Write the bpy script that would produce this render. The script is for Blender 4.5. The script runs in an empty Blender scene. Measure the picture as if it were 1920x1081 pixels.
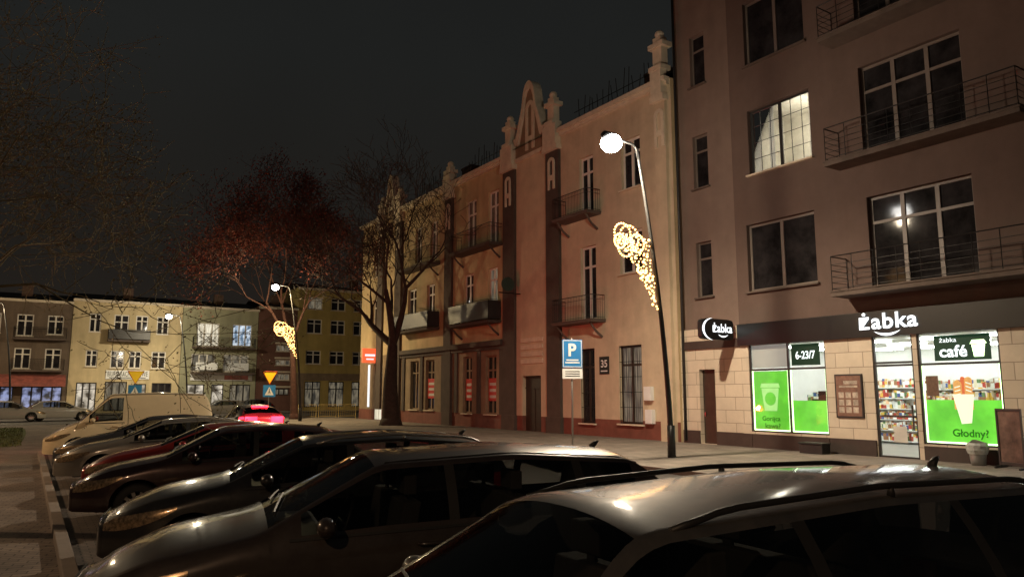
import bpy, math, random
import numpy as np
from mathutils import Vector, Matrix
random.seed(7)
scene=bpy.context.scene
COL=scene.collection
D=20.8; YB=82.0

# ------------------------------------------------------------------ materials
def nt(name):
    m=bpy.data.materials.new(name); m.use_nodes=True
    t=m.node_tree; b=t.nodes['Principled BSDF']
    return m,t,b
def setc(sock,c): sock.default_value=(c[0],c[1],c[2],1)
def mat(name,col,rough=.8,metal=0,var=.2,scale=2.0,bump=0,bscale=30,coat=0,emit=None,es=0,streak=0,spec=.5,rvar=0):
    m,t,b=nt(name)
    b.inputs['Roughness'].default_value=rough; b.inputs['Metallic'].default_value=metal
    b.inputs['Coat Weight'].default_value=coat; b.inputs['Coat Roughness'].default_value=.06
    b.inputs['Specular IOR Level'].default_value=spec
    g=t.nodes.new('ShaderNodeNewGeometry')
    n=t.nodes.new('ShaderNodeTexNoise'); n.inputs['Scale'].default_value=scale; n.inputs['Detail'].default_value=6; n.inputs['Roughness'].default_value=.65
    t.links.new(g.outputs['Position'],n.inputs['Vector'])
    r=t.nodes.new('ShaderNodeMapRange'); r.inputs['From Min'].default_value=.3; r.inputs['From Max'].default_value=.7
    r.inputs['To Min'].default_value=1-var; r.inputs['To Max'].default_value=1+var
    t.links.new(n.outputs['Fac'],r.inputs['Value'])
    fac=r.outputs['Result']
    if streak:
        mp=t.nodes.new('ShaderNodeMapping'); mp.inputs['Scale'].default_value=(1.6,1.6,.16)
        t.links.new(g.outputs['Position'],mp.inputs['Vector'])
        n2=t.nodes.new('ShaderNodeTexNoise'); n2.inputs['Scale'].default_value=1.0; n2.inputs['Detail'].default_value=7
        t.links.new(mp.outputs['Vector'],n2.inputs['Vector'])
        r2=t.nodes.new('ShaderNodeMapRange'); r2.inputs['From Min'].default_value=.3; r2.inputs['From Max'].default_value=.65
        r2.inputs['To Min'].default_value=1-streak; r2.inputs['To Max'].default_value=1
        t.links.new(n2.outputs['Fac'],r2.inputs['Value'])
        mu=t.nodes.new('ShaderNodeMath'); mu.operation='MULTIPLY'
        t.links.new(fac,mu.inputs[0]); t.links.new(r2.outputs['Result'],mu.inputs[1]); fac=mu.outputs[0]
    v=t.nodes.new('ShaderNodeVectorMath'); v.operation='SCALE'; v.inputs[0].default_value=col[:3]
    t.links.new(fac,v.inputs['Scale'])
    t.links.new(v.outputs['Vector'],b.inputs['Base Color'])
    if rvar:
        rr=t.nodes.new('ShaderNodeMapRange'); rr.inputs['From Min'].default_value=.3; rr.inputs['From Max'].default_value=.7
        rr.inputs['To Min'].default_value=max(.02,rough-rvar); rr.inputs['To Max'].default_value=rough+rvar
        t.links.new(n.outputs['Fac'],rr.inputs['Value']); t.links.new(rr.outputs['Result'],b.inputs['Roughness'])
    if bump:
        nb=t.nodes.new('ShaderNodeTexNoise'); nb.inputs['Scale'].default_value=bscale; nb.inputs['Detail'].default_value=4
        t.links.new(g.outputs['Position'],nb.inputs['Vector'])
        bp=t.nodes.new('ShaderNodeBump'); bp.inputs['Strength'].default_value=bump; bp.inputs['Distance'].default_value=.02
        t.links.new(nb.outputs['Fac'],bp.inputs['Height']); t.links.new(bp.outputs['Normal'],b.inputs['Normal'])
    if emit:
        setc(b.inputs['Emission Color'],emit); b.inputs['Emission Strength'].default_value=es
    return m
def brickmat(name,c1,c2,cm,bw,bh,mortar,plane='xy',rough=.85,rot=0,streak=0,bias=0,noise=.25):
    m,t,b=nt(name); b.inputs['Roughness'].default_value=rough
    g=t.nodes.new('ShaderNodeNewGeometry'); sp=t.nodes.new('ShaderNodeSeparateXYZ'); cb=t.nodes.new('ShaderNodeCombineXYZ')
    t.links.new(g.outputs['Position'],sp.inputs[0])
    a={'x':0,'y':1,'z':2}
    t.links.new(sp.outputs[a[plane[0]]],cb.inputs[0]); t.links.new(sp.outputs[a[plane[1]]],cb.inputs[1])
    vec=cb.outputs[0]
    if rot:
        mp=t.nodes.new('ShaderNodeMapping'); mp.inputs['Rotation'].default_value=(0,0,rot); t.links.new(vec,mp.inputs['Vector']); vec=mp.outputs[0]
    k=t.nodes.new('ShaderNodeTexBrick'); k.inputs['Scale'].default_value=1
    k.inputs['Brick Width'].default_value=bw; k.inputs['Row Height'].default_value=bh; k.inputs['Mortar Size'].default_value=mortar; k.inputs['Bias'].default_value=bias
    setc(k.inputs['Color1'],c1); setc(k.inputs['Color2'],c2); setc(k.inputs['Mortar'],cm)
    t.links.new(vec,k.inputs['Vector'])
    n=t.nodes.new('ShaderNodeTexNoise'); n.inputs['Scale'].default_value=.8; n.inputs['Detail'].default_value=8; n.inputs['Roughness'].default_value=.7
    t.links.new(g.outputs['Position'],n.inputs['Vector'])
    r=t.nodes.new('ShaderNodeMapRange'); r.inputs['From Min'].default_value=.3; r.inputs['From Max'].default_value=.7; r.inputs['To Min'].default_value=1-noise*1.6; r.inputs['To Max'].default_value=1+noise
    t.links.new(n.outputs['Fac'],r.inputs['Value'])
    v=t.nodes.new('ShaderNodeVectorMath'); v.operation='SCALE'
    t.links.new(k.outputs['Color'],v.inputs[0]); t.links.new(r.outputs['Result'],v.inputs['Scale'])
    t.links.new(v.outputs['Vector'],b.inputs['Base Color'])
    bp=t.nodes.new('ShaderNodeBump'); bp.inputs['Strength'].default_value=.5; bp.inputs['Distance'].default_value=.008; bp.invert=True
    t.links.new(k.outputs['Fac'],bp.inputs['Height']); t.links.new(bp.outputs['Normal'],b.inputs['Normal'])
    return m
def emis(name,col,s):
    m,t,b=nt(name); setc(b.inputs['Base Color'],(col[0]*.3,col[1]*.3,col[2]*.3)); setc(b.inputs['Emission Color'],col); b.inputs['Emission Strength'].default_value=s
    return m
def emisvar(name,c1,c2,s,scale=4,stretch=(1,1,.2)):
    m,t,b=nt(name); setc(b.inputs['Base Color'],(.1,.1,.1))
    g=t.nodes.new('ShaderNodeNewGeometry'); mp=t.nodes.new('ShaderNodeMapping'); mp.inputs['Scale'].default_value=stretch
    n=t.nodes.new('ShaderNodeTexNoise'); n.inputs['Scale'].default_value=scale; n.inputs['Detail'].default_value=3
    t.links.new(g.outputs['Position'],mp.inputs[0]); t.links.new(mp.outputs[0],n.inputs['Vector'])
    cr=t.nodes.new('ShaderNodeValToRGB'); cr.color_ramp.elements[0].position=.38; cr.color_ramp.elements[1].position=.62
    cr.color_ramp.elements[0].color=(*c1,1); cr.color_ramp.elements[1].color=(*c2,1)
    t.links.new(n.outputs['Fac'],cr.inputs[0]); t.links.new(cr.outputs[0],b.inputs['Emission Color']); b.inputs['Emission Strength'].default_value=s
    return m
def thinglass(name,tint,rough=.02):
    m=bpy.data.materials.new(name); m.use_nodes=True; t=m.node_tree; t.nodes.clear()
    o=t.nodes.new('ShaderNodeOutputMaterial'); tr=t.nodes.new('ShaderNodeBsdfTransparent'); gl=t.nodes.new('ShaderNodeBsdfGlossy'); mx=t.nodes.new('ShaderNodeMixShader'); fr=t.nodes.new('ShaderNodeFresnel')
    setc(tr.inputs[0],tint); gl.inputs['Roughness'].default_value=rough; fr.inputs[0].default_value=1.5
    n=t.nodes.new('ShaderNodeTexNoise'); n.inputs['Scale'].default_value=2.5; bp=t.nodes.new('ShaderNodeBump'); bp.inputs['Strength'].default_value=.05; bp.inputs['Distance'].default_value=.02
    g=t.nodes.new('ShaderNodeNewGeometry'); t.links.new(g.outputs['Position'],n.inputs['Vector']); t.links.new(n.outputs['Fac'],bp.inputs['Height']); t.links.new(bp.outputs['Normal'],gl.inputs['Normal'])
    t.links.new(fr.outputs[0],mx.inputs[0]); t.links.new(tr.outputs[0],mx.inputs[1]); t.links.new(gl.outputs[0],mx.inputs[2]); t.links.new(mx.outputs[0],o.inputs[0])
    return m
def products(name,s):
    m,t,b=nt(name)
    g=t.nodes.new('ShaderNodeNewGeometry'); mp=t.nodes.new('ShaderNodeMapping'); mp.inputs['Scale'].default_value=(9,9,7)
    v=t.nodes.new('ShaderNodeTexVoronoi'); v.distance='CHEBYCHEV'; v.inputs['Scale'].default_value=1; v.inputs['Randomness'].default_value=.35
    t.links.new(g.outputs['Position'],mp.inputs[0]); t.links.new(mp.outputs[0],v.inputs['Vector'])
    sp=t.nodes.new('ShaderNodeSeparateColor'); t.links.new(v.outputs['Color'],sp.inputs[0])
    cr=t.nodes.new('ShaderNodeValToRGB'); cr.color_ramp.interpolation='CONSTANT'
    cols=[(0,(.75,.72,.66)),(.16,(.45,.06,.04)),(.3,(.7,.45,.08)),(.42,(.8,.8,.78)),(.56,(.12,.22,.08)),(.66,(.35,.17,.08)),(.78,(.75,.68,.5)),(.9,(.06,.10,.3))]
    cr.color_ramp.elements[0].color=(*cols[0][1],1); cr.color_ramp.elements[1].position=.95; cr.color_ramp.elements[1].color=(.8,.5,.3,1)
    for p,c in cols[1:]:
        e=cr.color_ramp.elements.new(p); e.color=(*c,1)
    t.links.new(sp.outputs[0],cr.inputs[0]); t.links.new(cr.outputs[0],b.inputs['Base Color'])
    t.links.new(cr.outputs[0],b.inputs['Emission Color']); b.inputs['Emission Strength'].default_value=s
    return m

M_={}
M_['beige']=mat('beige_plaster',(.59,.48,.34),.9,var=.12,scale=1.2,bump=.15,streak=.15)
M_['yellowplaster']=mat('ochre_plaster',(.56,.43,.25),.9,var=.13,scale=1.2,bump=.15,streak=.18)
M_['modern']=mat('grey_brown_plaster',(.120,.080,.066),.92,var=.10,scale=1.5,bump=.2,streak=.12)
M_['modern2']=mat('recessed_plaster',(.20,.145,.12),.92,var=.10,scale=1.5,bump=.2,streak=.12)
M_['stone']=brickmat('stone_cladding',(.62,.53,.42),(.56,.48,.38),(.32,.26,.2),.9,.45,.012,'yz',.7,noise=.1)
M_['brown']=mat('dark_brown_render',(.075,.057,.047),.85,var=.2,scale=2,bump=.1)
M_['groundbrown']=mat('brown_ground_render',(.27,.195,.125),.85,var=.2,scale=2,bump=.1,streak=.2)
M_['redbrown']=mat('red_brown_plinth',(.18,.06,.042),.7,var=.25,scale=2,bump=.1)
M_['chim']=mat('chimney_brick',(.10,.06,.045),.9,var=.25,scale=4)
M_['darkpl']=mat('dark_plinth',(.05,.035,.03),.6,var=.2)
M_['cream']=mat('cream_trim',(.66,.57,.44),.85,var=.12,scale=3,streak=.12)
M_['roof']=mat('dark_roof',(.035,.03,.028),.8,var=.3)
M_['white']=mat('white_frame',(.70,.66,.60),.5,var=.08)
M_['frame']=mat('grey_window_frame',(.17,.135,.115),.5,var=.08)
M_['darkframe']=mat('dark_frame',(.03,.028,.028),.45,var=.1)
M_['pane']=mat('dark_window_pane',(.022,.02,.022),.07,var=.7,scale=1.1,bump=.05,bscale=2)
M_['panerough']=mat('dim_reflection_pane',(.020,.018,.019),.07,var=.8,scale=1.3,bump=.06,bscale=2.5,spec=.12)  # specular kept low so the street lamp's reflection stays dim
M_['curtain']=mat('curtained_pane',(.20,.18,.16),.14,var=.5,scale=3,bump=.02,bscale=3)
M_['litwarm']=emisvar('lit_window_warm',(.45,.38,.26),(1,.92,.72),.9,5,(1,3,.15))
M_['litcool']=emisvar('lit_window_cool',(.12,.22,.35),(.8,.9,1),.9,3,(1,3,.4))
M_['litdim']=emisvar('lit_window_dim',(.03,.03,.028),(.26,.22,.15),.6,4,(1,3,.3))
M_['iron']=mat('dark_iron',(.02,.018,.018),.5,metal=.6,var=.2)
M_['pole']=mat('painted_pole',(.045,.045,.045),.45,metal=.5,var=.2)
M_['galv']=mat('galvanised_steel',(.30,.30,.29),.5,metal=.7,var=.15)
M_['concrete']=mat('balcony_concrete',(.115,.085,.07),.9,var=.2,streak=.2,bump=.2)
M_['fascia']=mat('black_fascia',(.012,.012,.013),.35,var=.2)
M_['ww']=emis('white_sign_light',(.92,.97,1),1.8)
M_['wdim']=emis('white_sign_face',(.9,.95,1),1.0)
M_['green']=emisvar('green_window_film',(.08,.58,.015),(.15,.82,.03),1.05,1.2,(1,1,1))
M_['greenled']=emis('led_edge',(.7,1,.5),4.0)
M_['darkgreen']=emis('dark_green_panel',(.002,.030,.014),1.0)
M_['greentext']=emis('green_print',(.015,.16,.01),.8)
M_['greyfilm']=mat('frosted_film',(.42,.42,.40),.4,var=.06,emit=(.6,.62,.6),es=.32)
M_['shopwhite']=mat('shop_white_wall',(.8,.8,.78),.7,var=.05)
M_['shopfloor']=mat('shop_floor',(.35,.34,.32),.4,var=.1)
M_['shoplight']=emis('shop_ceiling_light',(.97,1,.96),20)
M_['goods']=products('packaged_goods',.10)
M_['glass']=thinglass('shop_glass',(.94,.97,.95))
M_['carglass']=thinglass('tinted_car_glass',(.46,.47,.46))
M_['wglass']=thinglass('window_glass',(.9,.9,.87))
M_['poster']=mat('poster_print',(.20,.11,.08),.5,var=.3,scale=9)
M_['paper']=mat('paper_white',(.6,.58,.54),.6,var=.1)
M_['bread']=mat('bread_print',(.6,.32,.10),.6,var=.3,scale=12,emit=(.8,.42,.14),es=.6)
M_['cupw']=mat('paper_cup_print',(.7,.72,.62),.6,var=.05,emit=(.85,.88,.72),es=.8)
M_['sausage']=mat('stripe_print',(.5,.1,.04),.6,emit=(.75,.18,.06),es=.7)
M_['blue']=mat('blue_sign',(.03,.20,.50),.4,var=.08)
M_['signwhite']=mat('sign_white',(.75,.76,.76),.4,var=.05)
M_['signyellow']=mat('sign_yellow',(.85,.58,.02),.4,var=.05,emit=(.9,.58,.02),es=.10)
M_['signred']=mat('sign_red',(.55,.03,.02),.4,var=.05)
M_['redlit']=emis('red_lit_sign',(1,.12,.04),1.3)
M_['black']=mat('black_rubber',(.012,.012,.012),.7,var=.2)
M_['plastic']=mat('black_plastic',(.02,.02,.02),.5,var=.2)
M_['rim']=mat('alloy_rim',(.55,.53,.50),.3,metal=.9,var=.1)
M_['chrome']=mat('chrome_trim',(.5,.5,.5),.22,metal=1,var=.05)
M_['seat']=mat('seat_fabric',(.10,.09,.085),.9,var=.3)
M_['lens']=mat('headlight_lens',(.38,.27,.16),.22,metal=.6,var=.75,scale=26,coat=1)
M_['tail']=mat('taillight_lens',(.30,.01,.008),.15,var=.3,coat=1)
M_['tailon']=emis('taillight_lit',(1,.012,.028),11)
M_['tailplate']=mat('number_plate',(.6,.6,.58),.4,var=.05)
M_['bulb']=emis('warm_bulb',(1,.50,.15),7)
M_['lamp']=emis('lamp_globe',(1,.98,.92),90)
M_['lampfar']=emis('lamp_globe_far',(1,.97,.9),40)
M_['bark']=mat('bark',(.045,.032,.025),.95,var=.4,scale=5,bump=.8,bscale=12)
M_['barkpale']=mat('pale_bark',(.16,.13,.07),.95,var=.4,scale=5,bump=.8,bscale=12)
M_['barkred']=mat('reddish_bark',(.055,.022,.016),.95,var=.4,scale=5)
M_['leafred']=mat('autumn_leaf',(.125,.020,.011),.85,var=.7,scale=.8)
M_['leafolive']=mat('olive_leaf',(.15,.12,.045),.8,var=.7,scale=.7)
M_['leafbrown']=mat('brown_leaf',(.05,.028,.015),.8,var=.5,scale=1)
M_['asphalt']=mat('asphalt',(.06,.054,.048),.7,var=.35,scale=1.3,bump=.5,bscale=60,rvar=.15)
M_['paver']=brickmat('plaza_pavers',(.24,.19,.155),(.17,.135,.115),(.06,.05,.045),.24,.12,.008,'xy',.75,rot=math.radians(12),noise=.3)
M_['bay']=brickmat('parking_bay_setts',(.15,.115,.095),(.11,.09,.075),(.04,.035,.03),.2,.1,.008,'xy',.75)
M_['slab']=brickmat('pavement_slabs',(.26,.22,.185),(.21,.18,.155),(.08,.07,.06),.5,.5,.01,'xy',.75)
M_['kerb']=mat('kerb_stone',(.26,.22,.19),.85,var=.2,bump=.2)
M_['grass']=mat('grass',(.085,.11,.03),.95,var=.9,scale=2.2,bump=1,bscale=30)
M_['paint']=mat('road_paint',(.5,.48,.44),.7,var=.3,scale=4)
M_['bgcream']=mat('bg_cream',(.58,.47,.28),.9,var=.12,streak=.2,scale=.8)
M_['bggreen']=mat('bg_green',(.36,.35,.23),.9,var=.12,streak=.2,scale=.8)
M_['bgbrick']=mat('bg_brick',(.16,.075,.055),.9,var=.2,streak=.2,scale=.8)
M_['bgyellow']=mat('bg_yellow',(.50,.38,.13),.9,var=.12,streak=.2,scale=.8)
M_['bgold']=mat('bg_old',(.15,.11,.08),.9,var=.2,streak=.3,scale=.8)
M_['awnred']=mat('red_awning',(.20,.05,.035),.7,var=.6,scale=2,emit=(.6,.2,.12),es=.06)
M_['shoplit']=emisvar('far_shop_light',(.025,.02,.015),(.9,.8,.65),.8,1.1,(1,1,.9))
M_['neon']=emisvar('neon_shop_light',(.006,.01,.02),(.3,.35,.6),.9,2,(1,1,1))
M_['door']=mat('dark_wood_door',(.035,.022,.015),.5,var=.3,scale=4)
M_['bag']=mat('plastic_bag',(.45,.47,.45),.25,var=.25,scale=9,bump=1,bscale=14)

def paint(name,c,metal=.35,rough=.32,dust=.0):
    m,t,b=nt(name)
    g=t.nodes.new('ShaderNodeNewGeometry'); n=t.nodes.new('ShaderNodeTexNoise'); n.inputs['Scale'].default_value=3.5; n.inputs['Detail'].default_value=9; n.inputs['Roughness'].default_value=.75
    t.links.new(g.outputs['Position'],n.inputs['Vector'])
    r=t.nodes.new('ShaderNodeMapRange'); r.inputs['From Min'].default_value=.35; r.inputs['From Max'].default_value=.7; r.inputs['To Min'].default_value=0; r.inputs['To Max'].default_value=dust
    t.links.new(n.outputs['Fac'],r.inputs['Value'])
    mx=t.nodes.new('ShaderNodeMix'); mx.data_type='RGBA'; mx.inputs['A'].default_value=(*c,1); mx.inputs['B'].default_value=(.12,.11,.10,1)
    t.links.new(r.outputs['Result'],mx.inputs['Factor'])
    mx2=t.nodes.new('ShaderNodeMix'); mx2.data_type='RGBA'; mx2.inputs['B'].default_value=(.03,.028,.026,1)
    t.links.new(g.outputs['Backfacing'],mx2.inputs['Factor']); t.links.new(mx.outputs['Result'],mx2.inputs['A']); t.links.new(mx2.outputs['Result'],b.inputs['Base Color'])
    r2=t.nodes.new('ShaderNodeMapRange'); r2.inputs['From Min'].default_value=.3; r2.inputs['From Max'].default_value=.75; r2.inputs['To Min'].default_value=.03; r2.inputs['To Max'].default_value=.06+.25*dust
    t.links.new(n.outputs['Fac'],r2.inputs['Value'])
    b.inputs['Metallic'].default_value=metal; b.inputs['Roughness'].default_value=rough
    b.inputs['Coat Weight'].default_value=1; t.links.new(r2.outputs['Result'],b.inputs['Coat Roughness'])
    return m

# ------------------------------------------------------------------ mesh builder
class MB:
    def __init__(s): s.v=[]; s.f=[]; s.m=[]
    def quad(s,a,b,c,d,m=0):
        i=len(s.v); s.v+= [a,b,c,d]; s.f.append((i,i+1,i+2,i+3)); s.m.append(m)
    def poly(s,pts,m=0):
        i=len(s.v); s.v+=pts; s.f.append(tuple(range(i,i+len(pts)))); s.m.append(m)
    def box(s,a,b,m=0,T=None):
        x0,x1=sorted((a[0],b[0])); y0,y1=sorted((a[1],b[1])); z0,z1=sorted((a[2],b[2]))
        p=[(x0,y0,z0),(x1,y0,z0),(x1,y1,z0),(x0,y1,z0),(x0,y0,z1),(x1,y0,z1),(x1,y1,z1),(x0,y1,z1)]
        if T: p=[T(*q) for q in p]
        i=len(s.v); s.v+=p
        for f in [(0,3,2,1),(4,5,6,7),(0,1,5,4),(1,2,6,5),(2,3,7,6),(3,0,4,7)]:
            s.f.append(tuple(i+k for k in f)); s.m.append(m)
    def tube(s,pts,rad,n=8,m=0,cap=True):
        pts=[Vector(p) for p in pts]
        if not hasattr(rad,'__len__'): rad=[rad]*len(pts)
        base=len(s.v); prev=None
        for i,p in enumerate(pts):
            d=(pts[min(i+1,len(pts)-1)]-pts[max(i-1,0)])
            if d.length<1e-9: d=Vector((0,0,1))
            d.normalize()
            if prev is None:
                up=Vector((0,0,1)) if abs(d.z)<.9 else Vector((1,0,0)); a=d.cross(up).normalized()
            else:
                a=prev-d*prev.dot(d)
                if a.length<1e-6: a=d.orthogonal()
                a.normalize()
            prev=a; b=d.cross(a)
            for k in range(n):
                t=2*math.pi*k/n; q=p+(a*math.cos(t)+b*math.sin(t))*rad[i]; s.v.append(tuple(q))
        for i in range(len(pts)-1):
            for k in range(n):
                a0=base+i*n+k; a1=base+i*n+(k+1)%n
                s.f.append((a0,a1,a1+n,a0+n)); s.m.append(m)
        if cap:
            s.f.append(tuple(base+k for k in range(n))[::-1]); s.m.append(m)
            s.f.append(tuple(base+(len(pts)-1)*n+k for k in range(n))); s.m.append(m)
    def sphere(s,c,r,n=8,k=5,m=0,sz=1):
        base=len(s.v)
        for i in range(1,k):
            ph=math.pi*i/k
            for j in range(n):
                th=2*math.pi*j/n; s.v.append((c[0]+r*math.sin(ph)*math.cos(th),c[1]+r*math.sin(ph)*math.sin(th),c[2]+r*sz*math.cos(ph)))
        t=len(s.v); s.v.append((c[0],c[1],c[2]+r*sz)); bo=len(s.v); s.v.append((c[0],c[1],c[2]-r*sz))
        for i in range(k-2):
            for j in range(n):
                a=base+i*n+j; b=base+i*n+(j+1)%n; s.f.append((a,a+n,b+n,b)); s.m.append(m)
        for j in range(n):
            s.f.append((t,base+j,base+(j+1)%n)); s.m.append(m)
            q=base+(k-2)*n; s.f.append((bo,q+(j+1)%n,q+j)); s.m.append(m)
    def build(s,name,mats,parent=None,smooth=False,bevel=0,local=False,label=None):
        me=bpy.data.meshes.new(name)
        o0=Vector(parent['base']) if parent is not None and not local else Vector((0,0,0))
        me.from_pydata([tuple(Vector(v)-o0) for v in s.v],[],s.f)
        if not isinstance(mats,(list,tuple)): mats=[mats]
        for m in mats: me.materials.append(M_[m] if isinstance(m,str) else m)
        me.polygons.foreach_set('material_index',s.m)
        if smooth: me.polygons.foreach_set('use_smooth',[True]*len(me.polygons))
        me.update()
        ob=bpy.data.objects.new(name,me); COL.objects.link(ob)
        if parent is not None: ob.parent=parent
        if bevel:
            b=ob.modifiers.new('b','BEVEL'); b.width=bevel; b.segments=2; b.limit_method='ANGLE'
        if label: ob['label']=label
        return ob
def thing(name,label,cat,base=(0,0,0),group=None):
    e=bpy.data.objects.new(name,None); COL.objects.link(e); e.location=base; e['base']=list(base)
    e['label']=label; e['category']=cat; e.empty_display_size=.3
    if group: e['group']=group
    return e
def struct(o): o['kind']='structure'; return o
TF=lambda u,o,z:(D-o,u,z)          # main facade, faces -X

def text(s,size_w,size_h,cx,cz,out,T,m,parent,name='lettering',extr=.01,bold=0.0,kind='F',space=1.0):
    c=bpy.data.curves.new('t','FONT'); c.body=s; c.size=1; c.extrude=0; c.offset=bold; c.align_x='LEFT'; c.resolution_u=4; c.space_character=space
    o=bpy.data.objects.new('t',c); COL.objects.link(o)
    dg=bpy.context.evaluated_depsgraph_get(); me=bpy.data.meshes.new_from_object(o.evaluated_get(dg))
    bpy.data.objects.remove(o)
    co=np.array([v.co[:] for v in me.vertices])
    mn=co.min(0); mxx=co.max(0); w=mxx[0]-mn[0]; hh=mxx[1]-mn[1]
    sx=size_w/w; sz=size_h/hh if size_h else sx
    sgn=-1 if kind=='F' else 1
    mb=MB(); pts=[]
    for p in co:
        a=(p[0]-mn[0]-w/2)*sx; b=(p[1]-mn[1]-hh/2)*sz
        pts.append(T(cx+sgn*a,out,cz+b))
    mb.v=pts; mb.f=[tuple(p.vertices) for p in me.polygons]; mb.m=[0]*len(mb.f)
    ob=mb.build(name,m,parent)
    if extr:
        sd=ob.modifiers.new('s','SOLIDIFY'); sd.thickness=extr; sd.offset=0
    return ob

# ------------------------------------------------------------------ ground
def sheet(name,x0,y0,x1,y1,z,m):
    b=MB(); b.quad((x0,y0,z),(x1,y0,z),(x1,y1,z),(x0,y1,z)); return struct(b.build(name,m))
def slab(name,x0,y0,x1,y1,z0,z1,m):
    b=MB(); b.box((x0,y0,z0),(x1,y1,z1)); return struct(b.build(name,m,bevel=.01))
sheet('ground',-400,-200,400,500,-.012,'paver')
sheet('parking_bays',.62,-12,5.6,29,-.004,'bay')
sheet('road',5.6,-40,13.2,82,-.002,'asphalt')
sheet('cross_street',-60,56,5.6,74,-.002,'asphalt')
sheet('cross_street',13.2,60,60,74,-.001,'asphalt')
slab('kerb',.45,-12,.6,29,-.05,.10,'kerb')
slab('kerb',13.2,-40,13.35,58,-.05,.125,'kerb')
slab('pavement',13.35,-40,D+.05,58,-.05,.12,'slab')
slab('far_pavement',-40,77,60,82.2,-.05,.12,'slab')
gb=MB(); rg_=random.Random(4); prof_=[(-12,33),(-1.2,33),(-.4,33.4),(-.1,34.5),(.05,38),(.15,44),(.1,50),(-.3,51.6),(-1.2,52),(-12,52)]
gb.poly([(x,y,.0) for x,y in prof_])
for _ in range(9000):
    x=rg_.uniform(-9,0); y=rg_.uniform(33.2,51.8); h_=rg_.uniform(.03,.09); a_=rg_.uniform(0,6.28); dx=.02*math.cos(a_); dy=.02*math.sin(a_)
    gb.poly([(x-dx,y-dy,0),(x+dx,y+dy,0),(x+rg_.uniform(-.03,.03),y+rg_.uniform(-.03,.03),h_)])
struct(gb.build('grass','grass'))
for k in range(7):
    sheet('zebra_crossing',6.2+k*1.0,52,6.7+k*1.0,55.5,.003,'paint')

# ------------------------------------------------------------------ buildings
def wall(mb,T,u0,u1,z0,z1,holes,o=0,rev=.16,m=0,mr=None):
    us=sorted(set([u0,u1]+[h[0] for h in holes]+[h[1] for h in holes])); zs=sorted(set([z0,z1]+[h[2] for h in holes]+[h[3] for h in holes]))
    us=[u for u in us if u0<=u<=u1]; zs=[z for z in zs if z0<=z<=z1]
    for i in range(len(us)-1):
        for j in range(len(zs)-1):
            cu=(us[i]+us[i+1])/2; cz=(zs[j]+zs[j+1])/2
            if any(h[0]<cu<h[1] and h[2]<cz<h[3] for h in holes): continue
            mb.quad(T(us[i],o,zs[j]),T(us[i+1],o,zs[j]),T(us[i+1],o,zs[j+1]),T(us[i],o,zs[j+1]),m)
    r=m if mr is None else mr
    for a,b,c,d in holes:
        i=o-rev; c2=max(c,z0); d2=min(d,z1)
        mb.quad(T(a,o,c2),T(a,i,c2),T(a,i,d2),T(a,o,d2),r); mb.quad(T(b,o,c2),T(b,i,c2),T(b,i,d2),T(b,o,d2),r)
        if c>=z0: mb.quad(T(a,o,c),T(b,o,c),T(b,i,c),T(a,i,c),r)
        if d<z1-1e-6: mb.quad(T(a,o,d),T(b,o,d),T(b,i,d),T(a,i,d),r)
def shell(mb,T,u0,u1,z0,z1,o,depth,m=0):
    mb.quad(T(u0,o,z0),T(u0,o-depth,z0),T(u0,o-depth,z1),T(u0,o,z1),m); mb.quad(T(u1,o,z0),T(u1,o-depth,z0),T(u1,o-depth,z1),T(u1,o,z1),m)
    mb.quad(T(u0,o-depth,z0),T(u1,o-depth,z0),T(u1,o-depth,z1),T(u0,o-depth,z1),m); mb.quad(T(u0,o,z1),T(u1,o,z1),T(u1,o-depth,z1),T(u0,o-depth,z1),m)
def relbuild(mb,name,mats,par,base,**k):
    ob=mb.build(name,mats,par,local=True,**k)
    for v in ob.data.vertices: v.co-=Vector(base)
    return ob
def window(T,h,parent,o=0,n=2,tr=None,pane='pane',fr='white',mun=0,sill=True,fw=.06,rec=.12,name='window'):
    a,b,c,d=h; mb=MB(); oo=o-rec
    mb.box((a+.002,oo-.04,c+.002),(a+fw,oo,d-.002),T=T); mb.box((b-fw,oo-.04,c+.002),(b-.002,oo,d-.002),T=T)
    mb.box((a+fw,oo-.04,c+.002),(b-fw,oo,c+fw),T=T); mb.box((a+fw,oo-.04,d-fw),(b-fw,oo,d-.002),T=T)
    for k in range(1,n):
        u=a+(b-a)*k/n; mb.box((u-fw*.7,oo-.035,c+fw),(u+fw*.7,oo+.01,d-fw),T=T)
    if tr: 
        zt=c+(d-c)*tr; mb.box((a+fw,oo-.033,zt-fw*.5),(b-fw,oo+.006,zt+fw*.5),T=T)
    if mun:
        for k in range(n):
            ua=a+(b-a)*k/n; ub=a+(b-a)*(k+1)/n
            for j in range(1,3):
                u=ua+(ub-ua)*j/3; mb.box((u-.008,oo-.026,c+fw),(u+.008,oo-.005,d-fw),T=T)
            for j in range(1,mun):
                z=c+(d-c)*j/mun; mb.box((ua+fw,oo-.024,z-.008),(ub-fw,oo-.007,z+.008),T=T)
    w=mb.build(name,fr,parent); base=parent['base']
    p=MB(); p.quad(T(a+fw*.5,oo-.03,c+fw*.5),T(b-fw*.5,oo-.03,c+fw*.5),T(b-fw*.5,oo-.03,d-fw*.5),T(a+fw*.5,oo-.03,d-fw*.5))
    relbuild(p,'pane',pane,w,base)
    if sill:
        s=MB(); s.box((a-.08,o+.002,c-.06),(b+.08,o+.12,c-.002),T=T)
        relbuild(s,'sill','cream' if fr!='frame' else 'concrete',w,base)
    return w
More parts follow.
